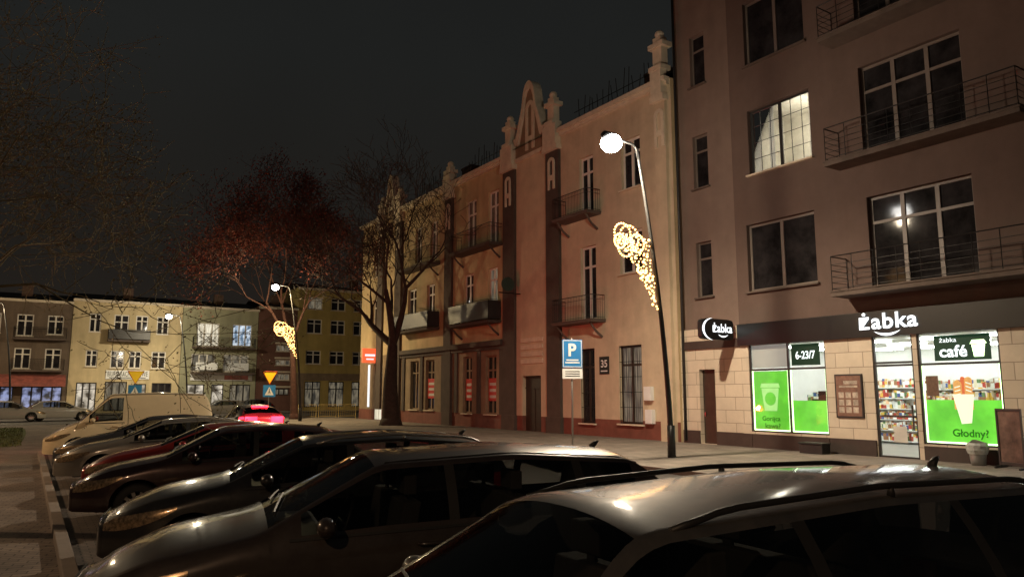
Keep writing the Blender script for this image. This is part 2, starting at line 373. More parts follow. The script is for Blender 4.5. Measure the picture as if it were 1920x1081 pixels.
def balcony(T,u0,u1,z,parent,depth=1.0,h=1.05,o=0,solid=None,thick=.16,slabm='concrete',bars='v',brackets=False):
    mb=MB(); mb.box((u0,o+.002,z-thick),(u1,o+depth,z),T=T)
    mb.box((u0-.03,o+.004,z-.03),(u1+.03,o+depth+.03,z+.012),T=T)
    if brackets:
        for u in (u0+.25,u1-.25):
            mb.tube([T(u,o+.01,z-.75),T(u,o+.35,z-.5),T(u,o+depth*.85,z-thick)],[.06,.05,.05],6)
    s=mb.build('balcony',slabm,parent)
    r=MB(); e=o+depth-.04
    ends=[((u0+.03,o+.03),(u0+.03,e)),((u0+.03,e),(u1-.03,e)),((u1-.03,e),(u1-.03,o+.03))]
    for (a,b),(c,d) in ends:
        L=math.hypot(c-a,d-b)
        r.tube([T(a,b,z+h),T(c,d,z+h)],.018,6); r.tube([T(a,b,z+.08),T(c,d,z+.08)],.012,5)
        if solid:
            oa=.012
            r.box((min(a,c)-oa,min(b,d)-oa,z+.1),(max(a,c)+oa,max(b,d)+oa,z+h-.05),T=T)
        elif bars=='v':
            n=max(2,int(L/.11))
            for k in range(n+1):
                t=k/n; u=a+(c-a)*t; v=b+(d-b)*t
                r.tube([T(u,v,z+.02),T(u,v,z+h)],.009,4,cap=False)
            r.tube([T(a,b,z+h*.82),T(c,d,z+h*.82)],.01,4)
        else:
            for q in (.25,.42,.59,.76): r.tube([T(a,b,z+h*q),T(c,d,z+h*q)],.009,5)
            n=max(1,int(L/.6))
            for k in range(n+1):
                t=k/n; u=a+(c-a)*t; v=b+(d-b)*t
                r.tube([T(u,v,z),T(u,v,z+h)],.012,5)
    relbuild(r,'railing',solid or 'iron',s,parent['base'])
    return s

# ---- modern block with the shop
ap=thing('apartment_building','tall grey-brown plastered apartment block above a lit convenience shop','building',(D,12,0))
mod=[(14.4,17.1,5.4,7.75),(9.6,12.6,4.95,7.75),(14.35,16.85,9.5,11.85),(9.6,12.6,9.0,11.85),(14.4,16.85,13.5,15.9),(9.6,12.6,13.0,15.9),(5.0,7.4,5.4,7.75),(5.0,7.4,9.5,11.85)]
nar=[(19.0,19.75,5.5,7.6),(19.0,19.75,9.7,11.8),(19.0,19.75,13.8,15.9)]
W1=(14.3,17.25,.65,3.6); DR=(11.55,12.75,.12,3.6); W2=(9.3,11.42,.55,3.6); SD=(18.9,19.65,.12,2.8)
mb=MB(); wall(mb,TF,3,17.6,4.3,18.5,mod,0,.2); wall(mb,TF,17.6,20.55,4.3,18.5,nar,-.3,.18,1)
mb.quad(TF(17.6,0,4.3),TF(17.6,-.3,4.3),TF(17.6,-.3,18.5),TF(17.6,0,18.5)); shell(mb,TF,3,20.55,0,18.5,-.3,11)
mb.quad(TF(3,0,0),TF(3,-.3,0),TF(3,-.3,18.5),TF(3,0,18.5)); mb.quad(TF(3,0,18.5),TF(17.6,0,18.5),TF(17.6,-.3,18.5),TF(3,-.3,18.5))
mb.build('wall',['modern','modern2'],ap)
mb=MB(); wall(mb,TF,3,17.6,.0,4.3,[W1,DR,W2,(4.5,8.6,.55,3.6)],0,.12); wall(mb,TF,17.6,20.55,.0,4.3,[SD],-.12,.25)
mb.quad(TF(17.6,0,0),TF(17.6,-.12,0),TF(17.6,-.12,4.3),TF(17.6,0,4.3)); mb.quad(TF(17.6,-.12,4.3),TF(20.55,-.12,4.3),TF(20.55,-.3,4.3),TF(17.6,-.3,4.3))
mb.build('stone_wall','stone',ap)
for a,b,o0,o1,zt in ((3,9.28,.002,.04,.5),(9.3,11.4,.002,.04,.5),(12.78,14.28,.002,.04,.58),(14.3,17.2,.002,.04,.58),(17.22,17.61,.002,.04,.58),(17.63,18.88,-.118,-.08,.58),(19.67,20.5,-.118,-.08,.58)):
    mb=MB(); mb.box((a,o0,.1),(b,o1,zt),T=TF); mb.build('plinth','darkpl',ap)
kinds={0:2,1:3,2:2,3:3,4:2,5:3,6:2,7:2}
for i,hh in enumerate(mod):
    window(TF,hh,ap,0,kinds[i],(.72 if i in(1,3,5) else None),pane='wglass' if i==2 else 'panerough',fr='frame' if i!=2 else 'darkframe',mun=(4 if i==2 else 0),sill=i not in(1,3,5),fw=.085,rec=.16)
for hh in nar: window(TF,hh,ap,-.3,1,.7,pane='panerough',fr='frame',sill=True,fw=.07,rec=.14)
a,b,c,d=mod[2]; room=MB()
A=(a-.4,b+.4,c-.6,d+.3); i0=-.24;i1=-2.6
room.quad(TF(A[0],i1,A[2]),TF(A[1],i1,A[2]),TF(A[1],i1,A[3]),TF(A[0],i1,A[3])); room.quad(TF(A[0],i0,A[3]),TF(A[1],i0,A[3]),TF(A[1],i1,A[3]),TF(A[0],i1,A[3]))
room.quad(TF(A[0],i0,A[2]),TF(A[1],i0,A[2]),TF(A[1],i1,A[2]),TF(A[0],i1,A[2])); room.quad(TF(A[0],i0,A[2]),TF(A[0],i1,A[2]),TF(A[0],i1,A[3]),TF(A[0],i0,A[3])); room.quad(TF(A[1],i0,A[2]),TF(A[1],i1,A[2]),TF(A[1],i1,A[3]),TF(A[1],i0,A[3]))
room.build('flat_interior',mat('flat_wall',(.60,.57,.50),.9),ap)
M_['curtaincloth']=mat('curtain_cloth',(.7,.68,.62),.9,emit=(.85,.82,.70),es=.35)  # weak emission stands in for room light on the cloth
def curtain(u0,u1,z0,z1,o):
    cu=MB(); n=max(6,int((u1-u0)/.04))
    for k in range(n):
        a_=u0+(u1-u0)*k/n; b_=u0+(u1-u0)*(k+1)/n; oa=o+.03*math.sin(k*1.3); ob=o+.03*math.sin((k+1)*1.3)
        cu.quad(TF(a_,oa,z0),TF(b_,ob,z0),TF(b_,ob,z1),TF(a_,oa,z1))
    cu.build('curtain','curtaincloth',ap,smooth=True)
for u0,u1 in ((16.5,16.78),(15.95,16.15),(15.62,15.72),(14.42,14.55)): curtain(u0,u1,9.5,11.8,-.28)
M_['roombulb']=emis('room_bulb',(1,.95,.82),60)
for u,z in ((14.85,10.7),(15.25,10.55),(15.05,10.85)):
    lb=MB(); lb.sphere(TF(u,-1.5,z),.07,8,6); lb.build('ceiling_light','roombulb',ap)
l=bpy.data.lights.new('room_light','POINT'); l.energy=85; l.color=(1,.94,.80); l.shadow_soft_size=.15
o=bpy.data.objects.new('room_light',l); COL.objects.link(o); o.parent=ap; o.location=(1.3,15.5-12,11.2)
balcony(TF,8.0,13.4,4.93,ap,.85,1.05,bars='h',thick=.16)
balcony(TF,8.0,13.4,8.93,ap,.8,1.05,bars='h',thick=.15)
balcony(TF,8.0,13.4,12.93,ap,.8,1.05,bars='h',thick=.15)
dp=MB(); dp.tube([TF(20.35,-.05,.2),TF(20.35,-.05,18)],.055,8); dp.build('drain_pipe','darkframe',ap,smooth=True)
mb=MB(); a,b,c,d=SD; mb.box((a,-.36,c),(b,-.3,d),T=TF); mb.box((a+.1,-.3,c+.15),(b-.1,-.285,c+1.0),T=TF); mb.box((a+.1,-.3,c+1.2),(b-.1,-.285,d-.5),T=TF)
sdo=mb.build('entrance_door','door',ap); mb=MB(); mb.box((b-.14,-.3,1.1),(b-.1,-.23,1.25),T=TF); relbuild(mb,'handle','chrome',sdo,ap['base'])
mb=MB(); mb.box((17.7,-.115,3.55),(20.3,-.05,3.85),T=TF); mb.build('door_canopy','darkpl',ap)

# ---- shop
sh=thing('convenience_shop','brightly lit convenience shop with green window graphics and black fascia','shop',(D,13,.12))
mb=MB(); mb.box((3,.005,3.56),(17.62,.12,4.30),T=TF); mb.build('fascia','fascia',sh,bevel=.01)
def shopframe(h,vs,hs,nm='shop_window'):
    a,b,c,d=h; m=MB(); o0,o1=-.11,-.03
    m.box((a,o0,c),(a+.05,o1,d),T=TF); m.box((b-.05,o0,c),(b,o1,d),T=TF); m.box((a+.05,o0,c),(b-.05,o1,c+.05),T=TF); m.box((a+.05,o0,d-.05),(b-.05,o1,d),T=TF)
    for v in vs: m.box((v-.03,o0+.004,c+.05),(v+.03,o1-.002,d-.05),T=TF)
    for z in hs: m.box((a+.05,o0+.006,z-.03),(b-.05,o1+.004,z+.03),T=TF)
    w=m.build(nm,'darkframe',sh)
    g=MB(); g.quad(TF(a+.03,-.07,c+.03),TF(b-.03,-.07,c+.03),TF(b-.03,-.07,d-.03),TF(a+.03,-.07,d-.03)); relbuild(g,'pane','glass',w,sh['base'])
    return w
shopframe(W1,[15.7],[2.72]); shopframe(W2,[],[2.72]); 
wd=shopframe(DR,[],[2.72,2.8],'shop_door')
mb=MB(); a,b,c,d=DR; mb.box((a+.05,-.1,1.25),(b-.05,-.045,1.31),T=TF); mb.box((a+.1,-.03,.9),(a+.13,.03,1.6),T=TF); relbuild(mb,'handle','chrome',wd,sh['base'])
g=MB(); g.box((11.9,-.066,.55),(12.3,-.062,1.0),T=TF); g.build('door_notice','paper',sh)
I=MB(); z0,z1=.12,3.55; ua,ub=4.2,18.3; od=-6.5; oi=-.16
I.quad(TF(ua,od,z0),TF(ub,od,z0),TF(ub,od,z1),TF(ua,od,z1)); I.quad(TF(ua,oi,z0),TF(ua,od,z0),TF(ua,od,z1),TF(ua,oi,z1)); I.quad(TF(ub,oi,z0),TF(ub,od,z0),TF(ub,od,z1),TF(ub,oi,z1))
I.quad(TF(ua,oi,z1),TF(ub,oi,z1),TF(ub,od,z1),TF(ua,od,z1)); I.quad(TF(ua,oi,z0),TF(ub,oi,z0),TF(ub,od,z0),TF(ua,od,z0),1)
I.build('shop_interior',['shopwhite','shopfloor'],sh)
for o in (-1.2,-3.2,-5.2):
    for u in (5.5,7.5,9.7,11.6,13.5,15.4,17):
        L=MB(); L.box((u-.6,o-.09,3.47),(u+.6,o+.09,3.53),T=TF); L.build('ceiling_light','shoplight',sh)
def rack(u0,u1,o0,o1,h,levels=5,nm='shelf_rack'):
    r=MB(); r.box((u0,o0-.03,.12),(u1,o0,h),T=TF)
    g=MB()
    for k in range(levels):
        z=.2+(h-.2)*k/levels; r.box((u0,o0+.001,z),(u1,o1,z+.03),T=TF)
        dz=(h-.2)/levels
        u=u0+.02
        while u<u1-.05:
            w=random.uniform(.06,.18); hh=dz*random.uniform(.5,.85); w=min(w,u1-u-.01)
            if random.random()<.93: g.box((u,o0+.03,z+.032),(u+w-.01,o1-random.uniform(.01,.08),z+.03+hh),T=TF)
            u+=w
    ro=r.build(nm,'shopwhite',sh); go=relbuild(g,'goods','goods',ro,sh['base']); go['kind']='stuff'
rack(14.4,16.6,-2.6,-2.1,2.0); rack(8.6,11.0,-3.2,-2.7,2.4,6); rack(11.2,13.6,-4.3,-3.8,2.4,6); rack(13.8,17.6,-6.3,-5.9,2.5,6); rack(4.6,9,-6.3,-5.9,2.5,6); rack(9.6,10.9,-1.5,-1.1,1.5,4); rack(11.2,12.0,-2.2,-1.8,1.9,6)
g=MB(); g.box((14.6,-.75,1.5),(15.1,-.35,1.75),T=TF); g.box((14.72,-.6,1.75),(15.0,-.55,2.0),T=TF); g.build('till','fascia',sh)
def film(u0,u1,z0,z1,m,o=-.10,nm='window_graphic'):
    g=MB(); g.quad(TF(u0,o,z0),TF(u1,o,z0),TF(u1,o,z1),TF(u0,o,z1)); return g.build(nm,m,sh)
film(15.75,17.19,.72,2.66,'green'); film(14.36,15.66,.72,1.7,'green'); film(9.36,11.36,.62,1.75,'green')
film(15.75,17.19,2.78,3.54,'greyfilm'); film(14.55,15.6,2.82,3.5,'darkgreen'); 
for a,b,c,d in ((15.74,17.2,.70,2.68),(14.35,15.67,.70,2.68),(9.35,11.37,.60,2.68)):
    led=MB(); led.box((a,-.098,c),(a+.045,-.088,d),T=TF); led.box((b-.045,-.098,c),(b,-.088,d),T=TF); led.box((a+.045,-.098,c),(b-.045,-.088,c+.04),T=TF)
    led.build('led_strip','greenled',sh)
text('Gorąca',.72,.2,16.5,1.08,-.094,TF,'greentext',sh,bold=.02,extr=0); text('kawa?',.6,.17,16.45,.86,-.094,TF,'greentext',sh,bold=.02,extr=0)
text('Głodny?',.9,.26,10.22,.86,-.08,TF,'greentext',sh,bold=.02,extr=0)
text('6-23/7',.72,.26,15.08,3.15,-.094,TF,'ww',sh,bold=.02,extr=0)
film(9.55,11.0,2.8,3.48,'darkgreen')
text('żabka',.45,.13,10.62,3.36,-.094,TF,'ww',sh,extr=0); 
text('café',.72,.32,10.5,3.05,-.092,TF,'ww',sh,bold=.02,extr=0)
g=MB(); g.poly([TF(9.97,-.092,2.88),TF(9.73,-.092,2.88),TF(9.68,-.092,3.2),TF(10.02,-.092,3.2)]); g.poly([TF(10.06,-.092,3.22),TF(9.64,-.092,3.22),TF(9.70,-.092,3.32),TF(10.0,-.092,3.32)]); g.build('cup_emblem','greenled',sh)
g=MB(); g.poly([TF(16.75,-.094,1.35),TF(16.25,-.094,1.35),TF(16.15,-.094,2.1),TF(16.85,-.094,2.1)]); g.poly([TF(16.9,-.094,2.12),TF(16.1,-.094,2.12),TF(16.15,-.094,2.26),TF(16.85,-.094,2.26)])
ring=[TF(16.5+.22*math.cos(t),-.092,1.75+.22*math.sin(t)) for t in np.linspace(0,2*math.pi,20)[:-1]]; g.poly(ring,1)
g.build('cup_graphic',[mat('cup_print',(.3,.5,.2),.6,emit=(.35,.75,.25),es=.9),'green'],sh)
g=MB()
def rollshape(cu_,z0,z1,r,o,m):
    pts=[TF(cu_-r,o,z0),TF(cu_+r,o,z0),TF(cu_+r,o,z1)]+[TF(cu_+r*math.cos(t),o,z1+r*1.1*math.sin(t)) for t in np.linspace(0,math.pi,10)[1:-1]]+[TF(cu_-r,o,z1)]
    g.poly(pts,m)
rollshape(10.18,1.5,2.25,.10,-.0865,1); rollshape(10.46,1.5,2.15,.11,-.0875,1); rollshape(10.32,1.5,2.3,.06,-.0885,2)
for k in range(3):
    g.poly([TF(10.11,-.0855,1.95+.1*k),TF(10.25,-.0855,2.0+.1*k),TF(10.25,-.0855,2.03+.1*k),TF(10.11,-.0855,1.98+.1*k)],0); g.poly([TF(10.39,-.0865,1.9+.1*k),TF(10.54,-.0865,1.86+.1*k),TF(10.54,-.0865,1.89+.1*k),TF(10.39,-.0865,1.93+.1*k)],0)
g.poly([TF(10.60,-.083,1.9),TF(10.05,-.083,1.9),TF(10.16,-.083,1.15),TF(10.42,-.083,1.12)],0)
g.build('wrap_graphic',['cupw','bread','sausage'],sh)
g=MB(); g.box((10.95,-.088,1.85),(11.28,-.084,2.4),T=TF); g.build('small_notice','poster',sh)
text('żabka',1.75,.50,12.12,4.02,.17,TF,'ww',sh,bold=.02,extr=0,space=1.08)
def smile(cu_,cz,w,hgt,o,m,nm='smile_emblem',T=TF):
    g=MB(); n=16; up=[];lo=[]
    for k in range(n+1):
        t=-1+2*k/n; up.append(T(cu_+t*w/2,o,cz-hgt*.5*(1-t*t))); lo.append(T(cu_+t*w/2,o,cz-hgt*(1-t*t)-.0))
    for k in range(n): g.quad(up[k],up[k+1],lo[k+1],lo[k])
    return g.build(nm,m,sh)
smile(12.15,3.71,.8,.15,.17,'ww')
ps=thing('projecting_shop_sign','rounded double-sided lit black sign on bracket beside fascia','sign',(20.0,17.9,4.0))
g=MB(); TS=lambda u,o,z:(u,17.9-o,z)
pts=[]; 
for k in range(32):
    t=2*math.pi*k/32; pts.append((19.95+.80*abs(math.cos(t))**.3*(1 if math.cos(t)>0 else -1),4.12+.36*abs(math.sin(t))**.32*(1 if math.sin(t)>0 else -1)))
g.poly([TS(p[0],.09,p[1]) for p in pts]); g.poly([TS(p[0],-.09,p[1]) for p in pts][::-1])
for k in range(32):
    a=pts[k]; b=pts[(k+1)%32]; g.quad(TS(a[0],.09,a[1]),TS(b[0],.09,b[1]),TS(b[0],-.09,b[1]),TS(a[0],-.09,a[1]))
g.build('sign_box','fascia',ps)
text('żabka',.98,.33,20.18,4.18,.1,TS,'ww',ps,bold=.01,extr=0,kind='B')
g=MB()
def P(t,r): return TS(19.68+.48*math.cos(t)*r,.1,4.12+.36*math.sin(t)*r)
for k in range(14):
    t0=math.radians(90+k*12.8); t1=math.radians(90+(k+1)*12.8)
    w0=.20*math.sin(math.pi*k/14); w1=.20*math.sin(math.pi*(k+1)/14)
    g.quad(P(t0,1.05),P(t1,1.05),P(t1,1.04-w1),P(t0,1.04-w0))
g.build('crescent_emblem','ww',ps)
g=MB()
for k in range(10):
    t0=-1+2*k/10; t1=-1+2*(k+1)/10; g.quad(TS(20.2+t0*.26,.1,3.95-.05*(1-t0*t0)),TS(20.2+t1*.26,.1,3.95-.05*(1-t1*t1)),TS(20.2+t1*.26,.1,3.95-.10*(1-t1*t1)),TS(20.2+t0*.26,.1,3.95-.10*(1-t0*t0)))
g.build('smile_emblem','ww',ps); g=MB(); g.tube([(20.7,17.9,4.12),(D+.1,17.9,4.12)],.03,8); g.build('bracket','galv',ps)
po=thing('framed_poster','framed grey-brown advertising poster on the stone wall','poster',(D-.05,13.55,1.2))
g=MB(); g.box((13.1,.002,1.2),(14.0,.05,2.5),T=TF); g.build('poster_frame','darkframe',po,bevel=.01)
g=MB(); g.quad(TF(13.15,.053,1.25),TF(13.95,.053,1.25),TF(13.95,.053,2.45),TF(13.15,.053,2.45)); g.build('poster_print','poster',po)
g=MB()
for i in range(3):
    for j in range(3): g.box((13.25+i*.23,.054,1.35+j*.22),(13.42+i*.23,.056,1.52+j*.22),T=TF)
g.box((13.25,.054,2.1),(13.85,.056,2.16),T=TF); g.box((13.25,.054,2.2),(13.7,.056,2.3),T=TF); g.build('poster_picture',mat('poster_tiles',(.42,.36,.30),.6,var=.6,scale=5),po)
ab=thing('advertising_stand','dark framed pavement advertising board standing by the shop','advertising board',(20.0,9.0,.12))
g=MB()
def TA(u,o,z): return (20.05-o+u*.25,8.62+u*.75,z)
g.box((0,-.02,.12),(.06,.03,1.55),T=TA); g.box((.84,-.02,.12),(.9,.03,1.55),T=TA); g.box((.06,-.02,1.49),(.84,.03,1.55),T=TA); g.box((.06,-.02,.2),(.84,.03,.27),T=TA); g.box((0,-.3,.12),(.05,.3,.17),T=TA); g.box((.85,-.3,.12),(.9,.3,.17),T=TA)
g.build('board_frame','darkframe',ab)
g=MB(); g.quad(TA(.06,.01,.27),TA(.84,.01,.27),TA(.84,.01,1.49),TA(.06,.01,1.49)); g.build('board_poster',mat('board_print',(.12,.07,.055),.5,var=.7,scale=2.4),ab)
bn=thing('litter_bin','metal litter bin lined with a pale plastic bag','bin',(20.4,9.85,.12))
g=MB(); bx,by=20.4,9.85; g.tube([(bx,by,.12),(bx,by,.25),(bx,by,.6)],[.16,.18,.21],14); g.build('bin_body','galv',bn,smooth=True)
g=MB(); g.tube([(bx,by,.4),(bx,by,.5),(bx,by,.6),(bx+.02,by,.68),(bx,by,.66)],[.215,.25,.26,.22,.15],11); g.build('bin_bag','bag',bn,smooth=False)
pl=thing('planter_box','low dark rectangular planter box beside the shop wall','planter',(20.1,14.6,.12))
g=MB(); g.box((20.1,14.1,.12),(20.5,14.9,.40)); g.box((20.07,14.07,.40),(20.53,14.93,.45)); g.build('planter_body','plastic',pl,bevel=.02)

# ---- tenement 35
te=thing('tenement_house','beige interwar tenement with curved gables, brown pilasters and balconies','building',(D,36,0))
top=[(33.6,34.7,10.0,13.0),(36.0,37.2,10.0,13.0),(22.4,23.6,10.5,12.7),(25.5,26.5,10.0,12.7),(40.8,41.8,10.3,12.7),(43.0,44.0,10.3,12.7),(50.0,51.0,10.3,12.7)]
mid=[(33.7,34.7,6.4,8.7),(36.3,37.4,6.4,8.7),(22.4,23.8,6.9,8.7),(25.4,26.5,5.15,8.5),(41.1,42.2,6.4,8.7),(43.7,45.0,6.5,8.7),(50.0,51.0,6.5,8.7)]
gro=[(36.4,37.4,.85,4.0),(33.8,34.9,.85,3.95),(25.6,26.6,.65,3.9),(22.6,24.0,.7,3.9),(41.0,42.2,.95,4.0),(43.2,44.4,.95,4.0),(29.7,31.3,.12,2.8)]
Yend=53.2
mb=MB()
wall(mb,TF,20.55,33.0,4.6,14.5,[h for h in top+mid if h[0]<33],0,.2,0)
wall(mb,TF,33.0,Yend,4.6,14.5,[h for h in top+mid if h[0]>33],0,.2,1)
wall(mb,TF,20.55,33.0,.85,4.6,[h for h in gro if h[0]<33],0,.2,0); wall(mb,TF,33.0,Yend,.85,4.6,[h for h in gro if h[0]>33]+[(49.0,50.6,.12,4.0)],0,.2,2)
wall(mb,TF,20.55,Yend,.0,.85,[(29.7,31.3,.12,.85),(49.0,50.6,.12,.85),(25.6,26.6,.65,.85),(22.6,24.0,.7,.85)],0,.2,3)
shell(mb,TF,20.55,Yend,0,14.5,-.001,11,1)
mb.build('wall',['beige','yellowplaster','groundbrown','redbrown'],te)
mb=MB(); mb.box((20.6,.002,14.35),(27.85,.32,14.55),T=TF); mb.box((33.0,.002,14.35),(45.9,.32,14.55),T=TF); mb.box((49.9,.002,14.35),(Yend+.1,.32,14.55),T=TF)
mb.box((20.6,.002,14.22),(27.85,.18,14.349),T=TF); mb.box((33.0,.002,14.22),(45.9,.18,14.349),T=TF); mb.build('cornice','cream',te)
mb=MB(); mb.box((33.0,.002,4.45),(45.9,.28,4.72),T=TF); mb.box((33.0,.002,4.25),(45.9,.12,4.448),T=TF)
for a in (33.05,35.4,38.0,39.62,42.5,45.2): mb.box((a,.002,.86),(a+.35,.08,4.248),T=TF)
mb.build('shopfront_cornice','brown',te)
mb=MB(); mb.quad(TF(20.6,.3,14.56),TF(Yend+.1,.3,14.56),TF(Yend+.1,-5,17.2),TF(20.6,-5,17.2)); mb.quad(TF(20.6,-10.5,14.56),TF(Yend+.1,-10.5,14.56),TF(Yend+.1,-5,17.2),TF(20.6,-5,17.2)); rf=mb.build('roof','roof',te)
for u in (24.5,36,43.0):
    c=MB(); c.box((u,-4.2,15.0),(u+1.3,-3.6,17.3),T=TF); c.box((u-.05,-4.25,17.3),(u+1.35,-3.55,17.45),T=TF); relbuild(c,'chimney','chim',rf,te['base'])
for a0,a1 in ((21.6,27.6),(33.4,38.4),(40.2,45.6)):
    c=MB()
    for k in range(int((a1-a0)/.35)):
        u=a0+k*.35; hgt=random.uniform(.5,1.3); c.tube([TF(u,-.6,14.9),TF(u+random.uniform(-.15,.15),-.6,15.1+hgt)],.022,4)
    c.tube([TF(a0,-.6,15.45),TF(a1,-.6,15.45)],.02,4); relbuild(c,'roof_guard','iron',rf,te['base'])
def archmotif(mb,c,z0,z1,w,o):
    t=w*.28; r=w/2
    for s in(-1,1):
        a,b=sorted((c+s*r,c+s*(r-t))); mb.box((a,o,z0),(b,o+.05,z1-r),T=TF)
    n=10
    for k in range(n):
        a0=math.pi*k/n; a1=math.pi*(k+1)/n
        P=lambda a,rr,oo: TF(c+rr*math.cos(a),oo,z1-r+rr*math.sin(a))
        mb.quad(P(a0,r,o+.05),P(a1,r,o+.05),P(a1,r-t,o+.05),P(a0,r-t,o+.05)); mb.quad(P(a0,r,o),P(a1,r,o),P(a1,r,o+.05),P(a0,r,o+.05)); mb.quad(P(a0,r-t,o),P(a1,r-t,o),P(a1,r-t,o+.05),P(a0,r-t,o+.05))
    mb.box((c-r+t,o,z0+.45),(c+r-t,o+.045,z0+.7),T=TF)
for a,b in ((31.85,32.95),(27.95,29.0),(38.7,39.6),(45.9,46.9),(49.0,49.9),(20.75,21.35)):
    mb=MB(); mb.box((a,.002,.86),(b,.16,13.6),T=TF)
    if a!=49.0: mb.box((a-.05,.003,.1),(b+.05,.2,.858),T=TF)
    pp=mb.build('pilaster','brown' if a>22 else 'beige',te)
    mb=MB(); archmotif(mb,(a+b)/2,11.7,13.3,.55,.162); relbuild(mb,'arch_motif','cream',pp,te['base'])
    mb=MB(); mb.box((a-.08,.001,13.6),(b+.08,.33,13.85),T=TF); mb.box((a,.001,13.85),(b,.34,14.9),T=TF)
    zt=16.6 if a<40 else 16.0
    if abs(a-38.7)<.1: zt=15.9
    u=(a+b)/2; mb.box((u-.36,-.2,14.9),(u+.36,.36,15.1),T=TF); mb.box((u-.25,-.15,15.1),(u+.25,.2,zt-.7),T=TF); mb.box((u-.42,-.25,zt-.7),(u+.42,.3,zt-.5),T=TF); mb.box((u-.22,-.15,zt-.5),(u+.22,.2,zt-.25),T=TF)
    mb.sphere(TF(u,.02,zt-.1),.2,10,6); mb.build('pinnacle','cream',te)
def gable(c,w,zb,zt):
    n=24; pr=[]
    for k in range(n+1):
        t=-1+2*k/n; a=abs(t)
        if a>.78: z=zb+ (zt-zb)*.18
        elif a>.42: z=zb+(zt-zb)*(.18+.42*(1-((a-.42)/.36))**.7)
        else: z=zb+(zt-zb)*(.6+.4*math.sqrt(max(0,1-(a/.42)**2))) 
        pr.append((c+t*w/2,z))
    m=MB()
    for k in range(n):
        (a,za),(b,zb_)=pr[k],pr[k+1]
        m.quad(TF(a,.06,14.12),TF(b,.06,14.12),TF(b,.06,zb_),TF(a,.06,za)); m.quad(TF(a,-.3,14.0),TF(b,-.3,14.0),TF(b,-.3,zb_),TF(a,-.3,za)); m.quad(TF(a,.06,za),TF(b,.06,zb_),TF(b,-.3,zb_),TF(a,-.3,za))
    g_=m.build('gable','groundbrown',te)
    m=MB()
    for k in range(n):
        (a,za),(b,zb_)=pr[k],pr[k+1]; 
        P=lambda u,z,o,e: TF(c+(u-c)*e,o,z-(.0 if e==1 else .34))
        m.quad(P(a,za+.05,.2,1),P(b,zb_+.05,.2,1),P(b,zb_,.2,.84),P(a,za,.2,.84)); m.quad(P(a,za+.05,.2,1),P(b,zb_+.05,.2,1),P(b,zb_+.05,-.34,1),P(a,za+.05,-.34,1)); m.quad(P(a,za,.2,.84),P(b,zb_,.2,.84),P(b,zb_,.062,.84),P(a,za,.062,.84))
    relbuild(m,'gable_rim','cream',g_,te['base'])
    m=MB(); archmotif(m,c,14.3,zt-1.0,.8,.064); relbuild(m,'niche','cream',g_,te['base'])
gable(30.45,2.9,14.5,17.9); gable(47.95,2.2,14.5,17.3)
mb=MB(); mb.box((29.0,.002,13.9),(31.85,.14,14.1),T=TF)
mb.build('string_course','cream',te)
for z in (3.4,3.75,4.1,4.45):
    mb=MB(); mb.box((29.5,.002,z),(31.4,.05,z+.22),T=TF); mb.build('name_board','cream',te)
for i,hh in enumerate(top): window(TF,hh,te,0,2,.72,pane=('curtain' if i in(0,1,4) else 'pane'),fr='white',fw=.10,rec=.14)
for i,hh in enumerate(mid): window(TF,hh,te,0,2,.72,pane=('litdim' if i in(0,) else 'pane'),fr='white',fw=.10,rec=.14)
for i,hh in enumerate(gro[:6]): window(TF,hh,te,0,2,.75,pane='litdim' if i==3 else 'pane',fr='groundbrown' if hh[0]>30 else 'door',fw=.09,rec=.14)
for hh in (gro[2],gro[3]):
    m=MB(); a,b,c,d=hh
    n=int((b-a)/.13)
    for k in range(n+1): u=a+.03+(b-a-.06)*k/n; m.tube([TF(u,-.03,c+.02),TF(u,-.03,d-.02)],.01,4,cap=False)
    for k in range(6): z=c+.05+(d-c-.1)*k/5; m.tube([TF(a+.01,-.03,z),TF(b-.01,-.03,z)],.012,4,cap=False)
    m.build('window_grille','iron',te)
for hh in (gro[0],gro[1],gro[4]):
    m=MB(); a,b,c,d=hh; m.box((a+.15,-.115,c+.7),(b-.15,-.11,c+1.9),T=TF); m.build('red_poster','signred',te)
    m=MB(); 
    for k in range(3): m.box((a+.22,-.109,c+.85+k*.33),(b-.25,-.107,c+1.0+k*.33),T=TF)
    m.build('poster_strip','paper',te)
m=MB(); a,b,c,d=gro[6]; m.box((a,-.26,c),(b,-.2,d),T=TF); m.box(((a+b)/2-.02,-.2,c),((a+b)/2+.02,-.18,d-.6),T=TF); m.box((a,-.2,d-.62),(b,-.17,d-.55),T=TF); gdr=m.build('entrance_door','door',te)
balcony(TF,33.2,37.7,9.9,te,.85,1.05,thick=.13,brackets=True,slabm='brown'); balcony(TF,25.0,27.6,9.9,te,.8,1.0,thick=.12,brackets=True,slabm='concrete')
balcony(TF,33.3,37.8,5.75,te,.85,1.1,solid='darkframe',thick=.13,brackets=True,slabm='brown'); balcony(TF,24.8,27.7,5.1,te,.8,1.05,thick=.12,brackets=True)
balcony(TF,40.4,45.0,9.9,te,.85,1.05,thick=.13,brackets=True,slabm='brown'); balcony(TF,40.4,45.4,5.9,te,.85,1.05,solid='darkframe',thick=.13,slabm='brown')
pn=thing('house_number_plate','dark blue enamel plate reading 35 on beige wall','sign',(D,24.95,2.8))
g=MB(); g.box((24.62,.002,2.75),(25.25,.03,3.5),T=TF); g.build('plate','fascia',pn); text('35',.42,.32,24.93,3.2,.033,TF,'signwhite',pn,extr=0,bold=.02)
g=MB(); g.box((24.72,.032,2.86),(25.15,.034,2.91),T=TF); g.build('plate_line','signwhite',pn)
